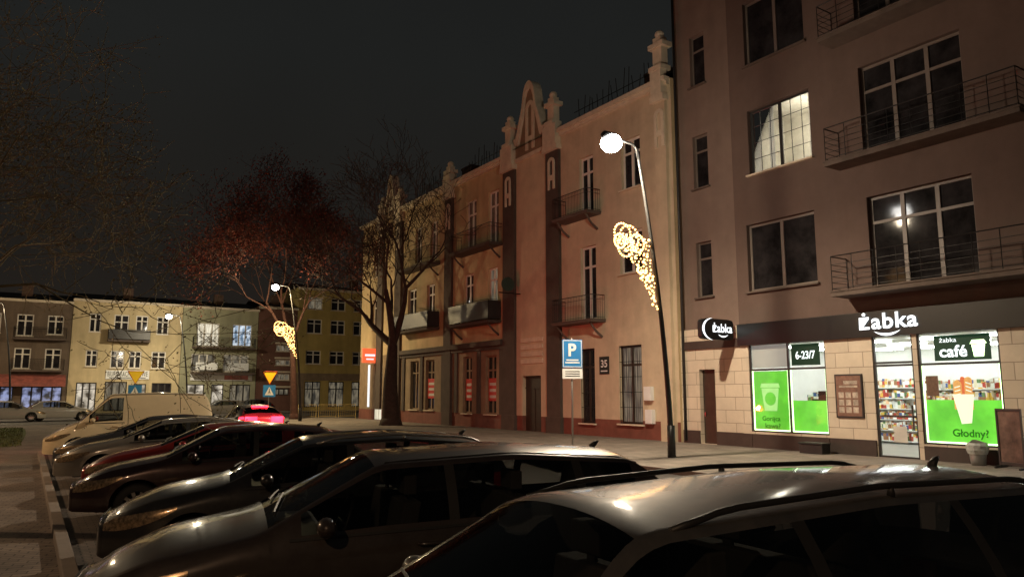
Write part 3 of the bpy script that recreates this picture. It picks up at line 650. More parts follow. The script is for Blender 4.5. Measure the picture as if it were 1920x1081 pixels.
for (a,b,c,d,l) in ((21.95,22.35,1.65,2.2,'pale grey meter box on beige wall'),(21.9,22.3,.75,1.3,'pale grey gas box low on beige wall')):
    mx=thing('meter_box',l,'utility box',(D,(a+b)/2,c)); g=MB(); g.box((a,.002,c),(b,.18,d),T=TF); g.box((a+.03,.18,c+.03),(b-.03,.19,d-.03),T=TF); g.build('box_case','signwhite',mx,bevel=.01)
rs=thing('round_bracket_sign','round dark sign on an iron bracket above the doorway','sign',(D,31.0,7.4))
g=MB(); g.tube([(D-.75,31.45,7.4),(D-.75,31.55,7.4)],.36,20); g.build('sign_disc',mat('dark_sign',(.02,.05,.04),.5),rs); g=MB(); g.tube([(D,31.5,6.95),(D-1.3,31.5,6.95)],.03,6); g.build('bracket','iron',rs)
cs=thing('corner_shop_sign','red lit shop sign projecting over the pavement','sign',(D-.4,50.3,4.1))
g=MB(); g.box((D-1.1,49.9,4.1),(D-.02,50.1,5.1)); g.build('sign_box','redlit',cs); 
g=MB(); g.box((D-.95,49.88,4.55),(D-.2,49.895,4.7)); g.box((D-.85,49.88,4.3),(D-.3,49.895,4.4)); g.build('sign_strip','wdim',cs)
g=MB(); g.quad(TF(49.05,-.15,.15),TF(50.55,-.15,.15),TF(50.55,-.15,3.95),TF(49.05,-.15,3.95)); g.build('lit_doorway','litwarm',te)
lp=MB(); lp.box((51.2,.01,1.0),(51.5,.05,4.0),T=TF); lp.build('lit_panel','wdim',te)

# ------------------------------------------------------------------ far row
def house(label,x0,x1,zt,m,wins,yo=0):
    T=lambda u,o,z:(u,YB-yo-o,z)
    e=thing('row_house',label,'building',((x0+x1)/2,YB-yo,0)); b=MB()
    wall(b,T,x0,x1,0,zt,[w[:4] for w in wins],0,.15); shell(b,T,x0,x1,0,zt,-.001,10); b.build('wall',m,e)
    b=MB(); b.box((x0-.05,.002,zt-.25),(x1+.05,.35,zt-.02),T=T); b.build('cornice','cream',e)
    b=MB(); b.quad(T(x0,.3,zt),T(x1,.3,zt),T(x1,-5,zt+1.1),T(x0,-5,zt+1.1)); b.quad(T(x0,-10,zt),T(x1,-10,zt),T(x1,-5,zt+1.1),T(x0,-5,zt+1.1)); r=b.build('roof','roof',e)
    b=MB(); u=x0+(x1-x0)*.45; b.box((u,-3,zt),(u+.9,-2.3,zt+1.6),T=T); relbuild(b,'chimney','chim',r,e['base'])
    for w in wins:
        window(T,w[:4],e,0,w[5] if len(w)>5 else 2,.7 if len(w)<=5 else None,pane=w[4],fr='white' if (w[4] not in('shoplit','neon') and w[2]>3.2) else 'darkframe',fw=.1,rec=.1,sill=w[2]>3.2)
    return e,T
e,T=house('cream three-storey house with white framed windows and shops below',3.2,12.85,10.95,'bgcream',
 [(4.6,5.6,7.8,9.6,'pane'),(6.7,8.0,7.2,9.6,'pane'),(8.6,9.7,7.8,9.6,'pane'),(10.5,11.6,7.8,9.6,'pane'),
  (4.5,5.5,4.5,6.1,'pane'),(6.6,7.8,4.4,6.1,'pane'),(8.2,9.3,4.4,6.1,'pane'),(10.2,11.5,4.4,6.1,'pane'),
  (3.9,5.6,.3,3.0,'shoplit',3),(6.3,8.2,.3,3.1,'litdim',3),(8.8,9.9,.12,2.9,'shoplit',1),(10.4,12.2,.4,3.0,'pane',3)])
balcony(T,6.2,9.9,7.1,e,.9,1.05,solid='darkframe')
bnr=thing('shop_banner','pale banner with dark lettering above the shopfront','banner',(8.2,YB,3.5)); g=MB(); g.box((6.3,.01,3.35),(10.1,.08,4.2),T=T); g.build('banner_board','signwhite',bnr); text('BIURO RACHUNKOWE',3.5,.45,8.2,3.85,.085,T,'fascia',bnr,extr=0,kind='B')
g=MB(); g.box((6.6,.081,3.45),(9.8,.083,3.52),T=T); g.build('banner_line','fascia',bnr)
e,T=house('pale green rendered house with balconies and lit windows',12.9,20.4,10.9,'bggreen',
 [(14.3,16.5,6.8,9.2,'litwarm',3),(17.8,19.8,6.9,9.2,'litcool',3),(13.9,16.2,4.2,6.0,'litdim',3),(17.0,19.6,4.2,6.0,'litdim',3),(13.6,15.3,.3,2.9,'shoplit',2),(16.0,17.2,.12,2.9,'shoplit',1),(17.8,19.9,.4,2.9,'litdim',3)])
balcony(T,13.9,20.1,6.7,e,.9,1.0,bars='v'); 
g=MB(); g.box((13.9,.01,3.3),(20.0,.1,3.95),T=T); g.build('shop_board','signwhite',e); g=MB(); g.box((17.2,.101,3.4),(19.6,.105,3.85),T=T); g.build('shop_board_panel','awnred',e)
for x in (14.2,17.3): g=MB(); g.box((x,.91,4.35),(x+2.1,.94,5.1),T=T); g.build('balcony_banner','signwhite',e)
balcony(T,13.9,20.1,4.1,e,.88,.95,bars='h')
e,T=house('red-brown stair tower with narrow horizontal landing windows',20.45,24.6,11.3,'bgbrick',[(22.4,24.0,6.5,7.2,'litdim',3),(22.4,24.0,5.0,5.6,'litdim',3),(22.4,24.0,3.4,4.1,'litdim',3),(22.4,24.0,1.8,2.5,'litdim',3)])
for z in (7.3,5.7,4.2,2.6): g=MB(); g.box((22.3,.005,z),(24.1,.05,z+.18),T=T); g.build('white_band','cream',e)
ww=[]
for x in (25.7,28.4,31.1,34.0):
    ww+=[(x,x+1.7,5.2,6.7,'pane'),(x,x+1.7,8.6,10.2,'pane'),(x,x+1.7,11.3,12.7,'pane'),(x,x+1.8,.5,3.3,'litdim')]
ww[2]=(*ww[2][:4],'litdim')
e,T=house('mustard yellow four-storey block with brown shopfront openings',24.65,40,13.7,'bgyellow',ww)
g=MB(); g.box((24.7,.004,.1),(25.6,.05,4.2),T=T); g.box((25.6,.004,3.4),(40,.05,4.2),T=T); g.build('shopfront_band','groundbrown',e)
e,T=house('old brownish house with red shop awning and neon-lit shop',-4.5,3.15,10.6,'bgold',
 [(-3.6,-2.4,7.4,9.2,'pane'),(-1.2,.1,7.2,9.2,'pane'),(1.2,2.5,7.4,9.2,'pane'),(-3.6,-2.4,4.2,6.1,'pane'),(-1.2,.1,4.2,6.1,'pane'),(1.2,2.5,4.2,6.1,'pane'),(-4.0,-1.0,.5,2.6,'neon',3),(-.4,2.8,.4,2.6,'neon',4)])
balcony(T,-1.4,2.8,7.0,e,.9,1.0,bars='v'); balcony(T,-1.4,2.8,4.1,e,.9,1.0,bars='v')
g=MB(); g.quad(T(-4.3,.02,3.7),T(3.0,.02,3.7),T(3.0,1.2,2.9),T(-4.3,1.2,2.9)); g.quad(T(-4.3,1.2,2.9),T(3.0,1.2,2.9),T(3.0,1.2,2.6),T(-4.3,1.2,2.6)); g.build('awning','awnred',e)
e,T=house('dim old house at the edge of the square',-16,-4.6,10.9,'bgold',[(x,x+1.2,z,z+1.9,'pane') for x in (-14.5,-11.5,-8.5,-6.6) for z in (4.2,7.4)])

# ------------------------------------------------------------------ street lamps
def lamp(base,h,energy,label,globe='lamp',col=(1,.86,.66),r=.24,lean=1.05,side=.35):
    x,y,z=base; e=thing('street_lamp',label,'street lamp',base,group='street lamps along the pavement')
    pts=[];rad=[]
    for k in range(15):
        t=k/14; zz=h*t; xx=x-lean*t**1.7; pts.append((xx,y,z+zz)); rad.append(.085-.04*t)
    m=MB(); m.tube(pts,rad,10); m.tube([(x,y,z),(x,y,z+.9)],[.12,.11],10); m.build('pole','pole',e,smooth=True)
    tx=x-lean
    m=MB(); m.tube([(tx+.05,y,z+h-.3),(tx-.03,y,z+h+.02),(tx-.15,y,z+h+.12),(tx-.8,y,z+h+.17)],[.04,.038,.035,.035],8); m.build('arm','pole',e,smooth=True)
    hx=tx-.98; m=MB(); m.tube([(hx+.35,y,z+h+.18),(hx+.15,y,z+h+.2),(hx-.25,y,z+h+.2),(hx-.35,y,z+h+.18)],[.05,.13,.13,.05],10); m.build('lamp_head','pole',e,smooth=True)
    m=MB(); m.sphere((hx,y,z+h),r,18,12,sz=.85); m.build('lamp_globe',globe,e,smooth=True)
    for typ,en in (('SPOT',energy),('POINT',energy*side)):
        l=bpy.data.lights.new('lamp_light',typ); l.energy=en; l.color=col; l.shadow_soft_size=.12
        if typ=='SPOT': l.spot_size=math.radians(176); l.spot_blend=.75
        o=bpy.data.objects.new('lamp_light',l); COL.objects.link(o); o.parent=e; o.location=(hx-x,0,h-r*.85-.14)
    return e
lamp((15.6,15.8,.12),8.9,3900,'tall leaning dark street lamp with glowing head and gold garland',col=(1,.82,.58),r=.31,side=.2)
lamp((15.6,50.5,.12),8.9,2800,'tall street lamp lit above the far pavement with gold garland','lampfar',(1,.76,.40),side=.5)
lamp((12.6,75,.0),9.0,2000,'street lamp lit in front of pale green house','lampfar',(1,.86,.60),.26,side=.6)
lamp((-1.0,72,.0),9.0,1500,'street lamp standing beside the side street','lampfar',(1,.76,.46),.12,side=.6)
lamp((-6,-6,.0),9.0,1300,'street lamp standing in the paved square','lampfar',(1,.62,.34),.2,side=.5)
lamp((-8,24,.0),9.0,2600,'street lamp standing in the paved square','lampfar',(1,.64,.35),.2,side=.5)

def garland(base,y):
    e=thing('christmas_garland','gold light garland shaped like a comet fixed to a lamp pole','christmas decoration',base)
    wires=MB(); bulbs=MB()
    def px(z): return 15.57-1.05*((z-.12)/8.9)**1.7
    def bulb(x,z,r=.026,yy=0): bulbs.sphere((x,y+yy,z),r,6,4)
    ns=9
    for s in range(ns):
        f=s/(ns-1); x0=px(6.6)-.06-1.1*f; z0=6.35+.05*f; pts=[]
        zend=6.3-(1.95-1.2*f)
        n=int((z0-zend)/.10)
        for k in range(n+1):
            t=k/n; z=z0+(zend-z0)*t; x=x0+.50*f*t*(.6+.4*t) + (px(z)-px(6.6))*t*.9+random.uniform(-.035,.035)
            pts.append((x,y+random.uniform(-.05,.05),z)); bulb(x,z+random.uniform(-.03,.03),random.choice((.022,.03,.04)),random.uniform(-.06,.06))
        wires.tube(pts,.006,3,cap=False)
    for (cx,cz,r) in ((px(6.5)-1.05,6.42,.30),(px(6.5)-.8,6.32,.36),(px(6.5)-.95,6.05,.28),(px(6.5)-.5,6.2,.26),(px(6.5)-1.15,6.2,.2)):
        pts=[]
        for k in range(23):
            t=2*math.pi*k/22; x=cx+r*math.cos(t); z=cz+r*math.sin(t); pts.append((x,y,z))
            bulb(x,z,.031)
        wires.tube(pts,.012,4,cap=False)
    wires.build('wire_frame','iron',e); b=bulbs.build('light_bulbs','bulb',e); b['kind']='stuff'
garland((15.0,15.8,4.3),15.8); 
garland((15.0,50.5,4.3),50.5)

# ------------------------------------------------------------------ signs
sg=thing('parking_sign','blue parking sign with white plate beneath on a grey pole','traffic sign',(14.35,18.8,.12))
g=MB(); g.tube([(14.35,18.8,.12),(14.35,18.8,3.65)],.032,8); g.build('pole','galv',sg,smooth=True)
yaw=math.radians(-18)
def TP(u,o,z): 
    c,s=math.cos(yaw),math.sin(yaw); return (14.35+u*c+(o+.05)*s, 18.8+u*s-(o+.05)*c, z)
g=MB(); g.box((-.33,0,2.72),(.33,.02,3.6),T=TP); g.build('sign_plate','blue',sg); g=MB(); g.box((-.31,.021,2.74),(.31,.023,2.76),T=TP); g.box((-.31,.021,3.56),(.31,.023,3.58),T=TP);g.box((-.31,.021,2.76),(-.29,.023,3.56),T=TP);g.box((.29,.021,2.76),(.31,.023,3.56),T=TP); g.build('sign_border','signwhite',sg)
text('P',.26,.4,0,3.28,.024,TP,'signwhite',sg,extr=0,bold=.03,kind='B')
g=MB(); g.box((-.24,.021,2.86),(.24,.0225,2.9),T=TP); g.box((-.2,.021,2.94),(.2,.0225,2.98),T=TP); g.build('sign_lines','signwhite',sg)
g=MB(); g.box((-.33,0,2.38),(.33,.02,2.69),T=TP); g.build('supplementary_plate','signwhite',sg); 
g=MB()
for z in (2.45,2.52,2.59): g.box((-.24,.021,z),(.24,.0225,z+.025),T=TP)
g.build('plate_lines','fascia',sg)
def crosssign(x,y,lab):
    e=thing('crossing_sign',lab,'traffic sign',(x,y,0)); g=MB(); g.tube([(x,y,0),(x,y,3.3)],.035,8); g.build('pole','galv',e)
    T=lambda u,o,z:(x+u,y-.04-o,z)
    g=MB(); g.poly([T(-.5,.01,3.45),T(0,.01,2.6),T(.5,.01,3.45)]); g.build('yield_triangle','signyellow',e)
    g=MB(); g.tube([T(-.5,.02,3.45),T(0,.02,2.6),T(.5,.02,3.45),T(-.5,.02,3.45)],.025,4); g.build('triangle_rim','signred',e)
    g=MB(); g.box((-.42,0,1.72),(.42,.02,2.52),T=T); g.build('blue_square','blue',e); g=MB(); g.poly([T(-.3,.022,1.84),T(.3,.022,1.84),T(0,.022,2.4)]); g.build('white_triangle','signwhite',e)
    g=MB(); g.tube([T(0,.03,2.2),T(0,.03,2.08)],.025,5); g.tube([T(0,.03,2.1),T(-.07,.03,1.98)],.014,4); g.tube([T(0,.03,2.1),T(.07,.03,1.98)],.014,4); g.sphere(T(0,.03,2.27),.03,6,4); g.build('pedestrian_symbol','fascia',e)
crosssign(6.2,57,'yellow triangle above blue pedestrian crossing sign on pole'); crosssign(14.0,52.5,'yellow triangle above blue pedestrian crossing sign on pole')
fe=thing('pedestrian_barrier','yellowish tubular pedestrian barrier at the street corner','barrier',(19.5,57.5,.12))
g=MB()
for k in range(3):
    x=17.6+k*1.6; g.tube([(x,57.5,.0),(x,57.5,1.1),(x+1.4,57.5,1.1),(x+1.4,57.5,.0)],.03,6)
    for j in range(1,8): g.tube([(x+j*.175,57.5,.2),(x+j*.175,57.5,1.1)],.012,4,cap=False)
    g.tube([(x,57.5,.2),(x+1.4,57.5,.2)],.02,5)
g.build('barrier_rails',mat('yellow_paint',(.45,.33,.12),.6),fe)

# ------------------------------------------------------------------ trees
def grow(mb,p,d,L,r,depth,tips,rs,up=.1,nseg=4,spread=.6,shrink=.72,top=6,bias=(0,0),rmin=.004):
    pts=[p]; rad=[r]; q=Vector(p); dd=Vector(d).normalized(); ns=.05 if depth==top else .15
    for k in range(nseg):
        dd=(dd+Vector((rs.gauss(0,ns)+bias[0]*.1,rs.gauss(0,ns)+bias[1]*.1,rs.gauss(0,ns*.7)+up*.3))).normalized()
        q=q+dd*(L/nseg); pts.append(tuple(q)); rad.append(max(rmin,r*(1-.45*(k+1)/nseg)))
        if depth<=2: tips.append((tuple(q),depth))
    mb.tube(pts,rad,8 if depth>4 else (5 if depth>2 else 3),cap=False)
    if depth==0: return
    nb=3 if depth>2 else rs.choice((2,3,3)); a0=rs.uniform(0,6.28)
    for k in range(nb):
        a=a0+k*2*math.pi/nb+rs.uniform(-.5,.5); ax=dd.orthogonal().normalized(); ax.rotate(Matrix.Rotation(a,3,dd)) 
        nd=(dd*rs.uniform(.7,1)+ax*rs.uniform(.6,1)*spread*1.5+Vector((0,0,up))).normalized()
        st=pts[-1] if k==0 or depth==top else pts[rs.choice([-1,-2,-3])]
        grow(mb,st,nd,L*rs.uniform(shrink-.1,shrink+.1),rad[-1]*rs.uniform(.65,.85),depth-1,tips,rs,up,nseg,spread,shrink,top,bias,rmin)
def leaves(tips,n,sz,rad,rs):
    m=MB()
    for _ in range(n):
        t=Vector(rs.choice(tips)[0])+Vector((rs.gauss(0,rad),rs.gauss(0,rad),rs.gauss(0,rad)))
        a=Vector((rs.gauss(0,1),rs.gauss(0,1),rs.gauss(0,1))).normalized(); b=a.orthogonal().normalized(); s=sz*rs.uniform(.6,1.3)
        c=a.cross(b); m.quad(tuple(t-b*s),tuple(t+c*s*.5),tuple(t+b*s),tuple(t-c*s*.5))
    return m
def tree(base,seed,L,r,depth,label,leafm,nl,sz,rad,d=(0,0,1),up=.12,spread=.6,shrink=.72,bias=(0,0),bark='bark',rmin=.004):
    rs=random.Random(seed); e=thing('tree',label,'tree',base); m=MB(); tips=[]
    m.tube([(base[0],base[1],base[2]-.1),(base[0],base[1],base[2]+.4)],[r*1.35,r*1.02],9)
    grow(m,(base[0],base[1],base[2]+.3),d,L,r,depth,tips,rs,up,spread=spread,shrink=shrink,top=depth,bias=bias,rmin=rmin)
    m.build('trunk',bark,e,smooth=True)
    if nl: c=leaves(tips,nl,sz,rad,rs); c.build('crown',leafm,e)
    return e
tree((18.0,41.0,.12),3,4.4,.55,7,'old bare dark tree with thick trunk on the pavement','leafbrown',700,.06,.15,up=.14,spread=.58,shrink=.76,bias=(-.3,-.1),rmin=.014)
tree((16.4,54.5,.12),11,5.0,.30,7,'tall slender tree with sparse reddish autumn leaves','leafred',26000,.085,.4,up=.17,spread=.52,shrink=.76,bark='barkred',rmin=.016)
tree((-3.3,15.5,0),21,2.8,.22,7,'large spreading tree with thin olive leaves beside the parking bays','leafolive',16000,.024,.08,d=(.25,0,1),up=.06,spread=.72,shrink=.76,bias=(.3,.1),bark='barkpale',rmin=.006)

# ------------------------------------------------------------------ cars
def smoothed(pts,win=.09):
    xs=[p[0] for p in pts]; zs=[p[1] for p in pts]
    def f(x): return float(np.mean([np.interp(x+o,xs,zs) for o in np.linspace(-win,win,9)]))
    return f
US=[.07,.35,.65,.93,1.0]; UR=[.08,.2,.35,.5,.65,.82,1.0]; NQ=9
def make_car(name,label,cat,group,loc,ang,P,pm,detail=True,on=False):
    L=P.get('L',4.35); W=P.get('W',.89); zr=P.get('zr',1.46); xc=P.get('xc',1.15); zc=P.get('zc',.98); xrf=P.get('xrf',1.95)
    xrr=P.get('xrr',L-.75); xrb=P.get('xrb',L-.18); zrb=P.get('zrb',1.0); wr=P.get('wr',.60); belt0=P.get('b0',.90); belt1=P.get('b1',1.0); rw=P.get('rw',.315)
    nose=P.get('nose',.64); cut=P.get('tailz',.86)
    ztop=smoothed([(-1,nose-.06),(0,nose-.04),(.10,nose+.06),(.45,zc-.13),(xc,zc),(xrf,zr-.05),((xrf+xrr)/2,zr),(xrr,zr-P.get('rd',.07)),(xrb,zrb),(L-.05,cut),(L,cut-.1),(L+1,cut-.1)])
    bl=smoothed([(-1,.6),(0,.62),(xc,belt0),(L,belt1),(L+1,belt1)],.2)
    def hw(x):
        w=W
        if x<.75: w*=1-.30*((.75-x)/.75)**2.4
        if x>L-.6: w*=1-.16*((x-L+.6)/.6)**2.2
        return w
    xw=[P.get('xw0',.86),L-P.get('xw1',.82)]; ra=rw+.055
    def zbot(x):
        z=.24
        for c in xw:
            d=abs(x-c)
            if d<ra: z=max(z,rw+math.sqrt(ra*ra-d*d))
        return z
    def ylow(x,z,zb):
        w=hw(x); q=min(1,max(0,(z-.24)/(max(.3,zb-.24)))); 
        yy=w*(.955+.045*math.sin(math.pi*min(1,.12+q*.85)))
        if q>.86: yy-=w*.028*((q-.86)/.14)**2
        if .45<z<.62: yy-=.010*math.sin((z-.45)/.17*math.pi)
        return yy
    def ring(x):
        zt=ztop(x); zb=min(bl(x),zt-.045); w=hw(x); g=zt-zb
        s=max(0,min(1,(g-.06)/(zr-.08-belt1-.02)))
        z0=min(zbot(x),zb-.03); pts=[]
        for k in range(NQ):
            z=z0+(zb-z0)*k/(NQ-1); pts.append((ylow(x,z,zb),z))
        ys,zs=pts[-1]; ye=ys-.02+(wr-ys+.02)*s; ze=zb+max(.008,(g-.05-.02*s))
        for u in US: pts.append((ys+(ye-ys)*u+.022*math.sin(math.pi*u)*s,zs+(ze-zs)*u))
        for u in UR: pts.append((ye*(1-u),ze+(zt-ze)*(1-(1-u)**2.3)))
        return pts
    keys=[0,.02,.05,.1,.16,xc+.05,xrf-.03,xrr+.04,xrb-.03,L-.1,L-.05,L-.02,L]
    wins=P['wins']
    for a,b in wins: keys+=[a,b]
    for c in xw: keys+=[c-ra,c+ra,c-ra*.97,c+ra*.97,c-ra*.9,c+ra*.9,c-ra*.75,c+ra*.75,c-ra*.5,c+ra*.5,c]
    st=sorted(set([round(k,4) for k in keys]+[round(float(v),4) for v in np.arange(0,L,.075)]))
    ks=set(round(k,4) for k in keys); st2=[]
    for v in st:
        if st2 and v-st2[-1]<.018 and v not in ks: continue
        st2.append(v)
    st=st2
    rings=[ring(x) for x in st]; nh=len(rings[0]); full=[]
    for x,rg in zip(st,rings):
        full.append([(x-L/2,-y,z) for y,z in rg]+[(x-L/2,y,z) for y,z in rg[-2::-1]])
    nf=2*nh-1
    e=thing(name,label,cat,(loc[0],loc[1],0),group); e.rotation_euler=(0,0,-math.radians(ang)); 
    e['base']=[0,0,0]
    parts={}
    def cls(x,r):
        rr=r if r<nh-1 else nf-2-r
        g0=NQ-1
        if g0+1<=rr<=g0+3:
            for i,(a,b) in enumerate(wins):
                if a<x<b and (ztop(x)-min(bl(x),ztop(x)-.045))>.12: return 'side_window%d%s'%(i,'a' if r<nh-1 else 'b')
            for i in range(len(wins)-1):
                if wins[i][1]<x<wins[i+1][0] and not P.get('nopillar'): return 'pillar%d%s'%(i,'a' if r<nh-1 else 'b')
        if rr>=g0+6:
            if xc+.05<x<xrf-.03: return 'windshield'
            if xrr+.04<x<xrb-.03 and P.get('rearglass',True): return 'rear_window'
        return 'body'
    for i in range(len(st)-1):
        xm=(st[i]+st[i+1])/2
        for r in range(nf-1):
            c=cls(xm,r); m=parts.setdefault(c,({},MB()))
            idx=[]
            for (a,b) in ((i,r),(i,r+1),(i+1,r+1),(i+1,r)):
                if (a,b) not in m[0]: m[0][(a,b)]=len(m[1].v); m[1].v.append(full[a][b])
                idx.append(m[0][(a,b)])
            m[1].f.append(tuple(idx)[::-1]); m[1].m.append(0)
    bd=parts['body'][1]
    def cap(k,dx,rev):
        src=full[k]; cz=sum(p[2] for p in src)/len(src)
        base=len(bd.v)
        rows=[(0,1.0),(dx*.6,.965),(dx,.90)]
        for ox,sc in rows:
            for p in src: bd.v.append((p[0]+ox,p[1]*sc,cz+(p[2]-cz)*(sc if sc==1 else sc-.02)))
        for j in range(len(rows)-1):
            for r in range(nf-1):
                a=base+j*nf+r; q=(a,a+nf,a+nf+1,a+1); bd.f.append(q if rev else q[::-1]); bd.m.append(0)
        b2=base+(len(rows)-1)*nf; h=nf//2
        for r in range(h):
            q=(b2+r,b2+r+1,b2+nf-2-r,b2+nf-1-r)
            if r+1>=nf-2-r: q=(b2+r,b2+r+1,b2+nf-1-r)
            bd.f.append(q if not rev else q[::-1]); bd.m.append(0)
    cap(0,-.06,False); cap(len(st)-1,.05,True)
    body=bd.build('body',pm,e,smooth=True)
    for k,(dct,m) in parts.items():
        if k=='body': continue
        nm='side_window' if k.startswith('side') else ('door_pillar' if k.startswith('pillar') else k)
        m.build(nm,'plastic' if k.startswith('pillar') else 'carglass',e,smooth=True)
    u=MB(); u.box((.3-L/2,-W*.62,.2),(L/2-.3,W*.62,.42)); u.box((xw[0]+ra-L/2,-W*.9,.22),(xw[1]-ra-L/2,W*.9,.34)); u.box((.4-L/2,-W*.5,.42),(xc-.2-L/2,W*.5,.6)); u.build('underbody','black',e)
    for c in xw:
        for sy in(-1,1):
            wy=sy*(W-.10); w=bpy.data.objects.new('wheel',None); COL.objects.link(w); w.parent=e; w.location=(c-L/2,wy,rw); w['base']=[0,0,0]
            t=MB(); 
            prof=[(-.10,.62),(-.105,.9),(-.08,.985),(0,1),(.08,.985),(.105,.9),(.10,.62)]
            n=28
            for (yy,rr) in prof:
                for k in range(n):
                    a=2*math.pi*k/n; t.v.append((rw*rr*math.cos(a),yy,rw*rr*math.sin(a)))
            for j in range(len(prof)-1):
                for k in range(n):
                    a=j*n+k; b=j*n+(k+1)%n; t.f.append((a,b,b+n,a+n)); t.m.append(0)
            t.build('tyre','black',w,smooth=True)
            rmm=MB(); ry=.07*sy
            R=rw*.70
            for (r0,r1,y0,y1) in ((R,R*.9,ry*1.3,ry*1.3),(R*.9,R*.86,ry*1.3,ry*.4)):
                for k in range(n):
                    a=2*math.pi*k/n; b=2*math.pi*(k+1)/n
                    rmm.quad((r0*math.cos(a),y0,r0*math.sin(a)),(r0*math.cos(b),y0,r0*math.sin(b)),(r1*math.cos(b),y1,r1*math.sin(b)),(r1*math.cos(a),y1,r1*math.sin(a)))
            ns=P.get('spokes',10)
            for k in range(ns):
                a=2*math.pi*k/ns; ca,sa=math.cos(a),math.sin(a); wv=.022 if ns>7 else .04
                p=[(R*.15*ca-wv*sa*1.2,ry*.9,R*.15*sa+wv*ca*1.2),(R*.92*ca-wv*sa,ry*1.25,R*.92*sa+wv*ca),(R*.92*ca+wv*sa,ry*1.25,R*.92*sa-wv*ca),(R*.15*ca+wv*sa*1.2,ry*.9,R*.15*sa-wv*ca*1.2)]
                p2=[(x,yy-.03*sy,z) for x,yy,z in p]; rmm.quad(*p); rmm.quad(p[0],p[1],p2[1],p2[0]); rmm.quad(p[3],p[2],p2[2],p2[3])
            rmm.tube([(0,ry*.3,0),(0,ry*1.1,0)],R*.22,14); ring_=[(R*.9*math.cos(2*math.pi*k/n),-.02*sy,R*.9*math.sin(2*math.pi*k/n)) for k in range(n)]; rmm.poly(ring_,1)
            rmm.build('rim',['rim','black'],w)
    def patch(x0,x1,za,zb_,n,m_,nm,mat_,off=.006,sides=(-1,1)):
        for sy in sides:
            g=MB()
            for i in range(n+1):
                x=x0+(x1-x0)*i/n; lo=za(x) if callable(za) else za; hi=zb_(x) if callable(zb_) else zb_; zbv=min(bl(x),ztop(x)-.045)
                for j in range(m_+1):
                    z=lo+(hi-lo)*j/m_; z=min(z,zbv-.002); z=max(z,zbot(x)+.005); g.v.append((x-L/2-(off if x<.4 else 0)*.8,sy*(ylow(x,z,zbv)+off),z))
            for i in range(n):
                for j in range(m_): 
                    a=i*(m_+1)+j; q=(a,a+1,a+m_+2,a+m_+1); g.f.append(q if sy<0 else q[::-1]); g.m.append(0)
            g.build(nm,mat_,e,smooth=True)
    hz=nose; hl=P.get('hl',.62)
    patch(.0,hl,lambda x:hz-.13+(.30*hl)*(x/hl)**2.0,lambda x:hz-.02+.22*x*(1-.15*x/hl),14,4,'headlight','lens')
    tz=P.get('tz',.80)
    patch(L-P.get('tl',.32),L-.005,lambda x:tz-.02,lambda x:tz+.17,6,4,'taillight','tailon' if on else 'tail')
    yr=hw(L)*.9
    for sy in(-1,1):
        g=MB(); g.box((L/2+.045,sy*yr*1.04,tz-.16),(L/2+.062,sy*(yr-(.42 if on else .28)),cut-.08)); g.build('taillight','tailon' if on else 'tail',e,bevel=.004)
    g=MB(); g.box((L/2+.05,-.26,tz-.34),(L/2+.062,.26,tz-.22)); g.build('number_plate','tailplate',e); g=MB(); g.box((-L/2-.07,-.26,.40),(-L/2-.058,.26,.51)); g.build('number_plate','tailplate',e)
    g=MB(); g.box((-L/2-.064,-.42,.36),(-L/2-.055,.42,.39)); 
    for k in range(4): g.box((-L/2-.066,-.38,.53+k*.025),(-L/2-.055,.38,.54+k*.025))
    g.box((-L/2-.063,-.5,.27),(-L/2-.055,.5,.35)); g.build('grille','plastic',e)
    if on:
        g=MB(); g.box((xrr+.02-L/2,-.3,zr-.12),(xrr+.12-L/2,.3,zr-.05)); g.build('brake_light','tailon',e)
    for sy in(-1,1):
        g=MB(); xm=xc+P.get('mx',.42); zm=belt0+.09; g.sphere((xm-L/2,sy*(W+.10),zm),.115,12,8,sz=.62); g.v=[(xm-L/2+(v[0]-(xm-L/2))*.62,v[1],v[2]) for v in g.v]; g.tube([(xm-L/2+.02,sy*(W-.05),zm-.06),(xm-L/2,sy*(W+.06),zm-.03)],.03,6); g.build('mirror',pm if detail else 'plastic',e,smooth=True)
    if detail:
        doors=P.get('doors',[wins[0][0]-.05,wins[0][1]+.045,wins[min(1,len(wins)-1)][1]])
        for xd in doors:
            patch(xd-.004,xd+.004,max(.3,zbot(xd)+.01),5,1,14,'door_seam','black',off=.0015)
        patch(xw[0]+ra+.02,xw[1]-ra-.02,.26,.33,12,2,'sill_trim','plastic',off=.008)
        patch(wins[0][0]-.08,wins[-1][1]+.04,lambda x:min(bl(x),ztop(x)-.045)-.02,lambda x:min(bl(x),ztop(x)-.045)-.001,30,1,'belt_trim',P.get('trim','plastic'),off=.006)
        for sy in(-1,1):
            for (a,b) in wins[:2]:
                xh=b-.16; z=bl(xh)-.11; yy=ylow(xh,z,bl(xh)); g=MB(); g.tube([(xh-.09-L/2,sy*(yy+.002),z),(xh-.07-L/2,sy*(yy+.035),z),(xh+.07-L/2,sy*(yy+.035),z),(xh+.09-L/2,sy*(yy+.002),z)],.013,6); g.build('door_handle',pm,e,smooth=True)
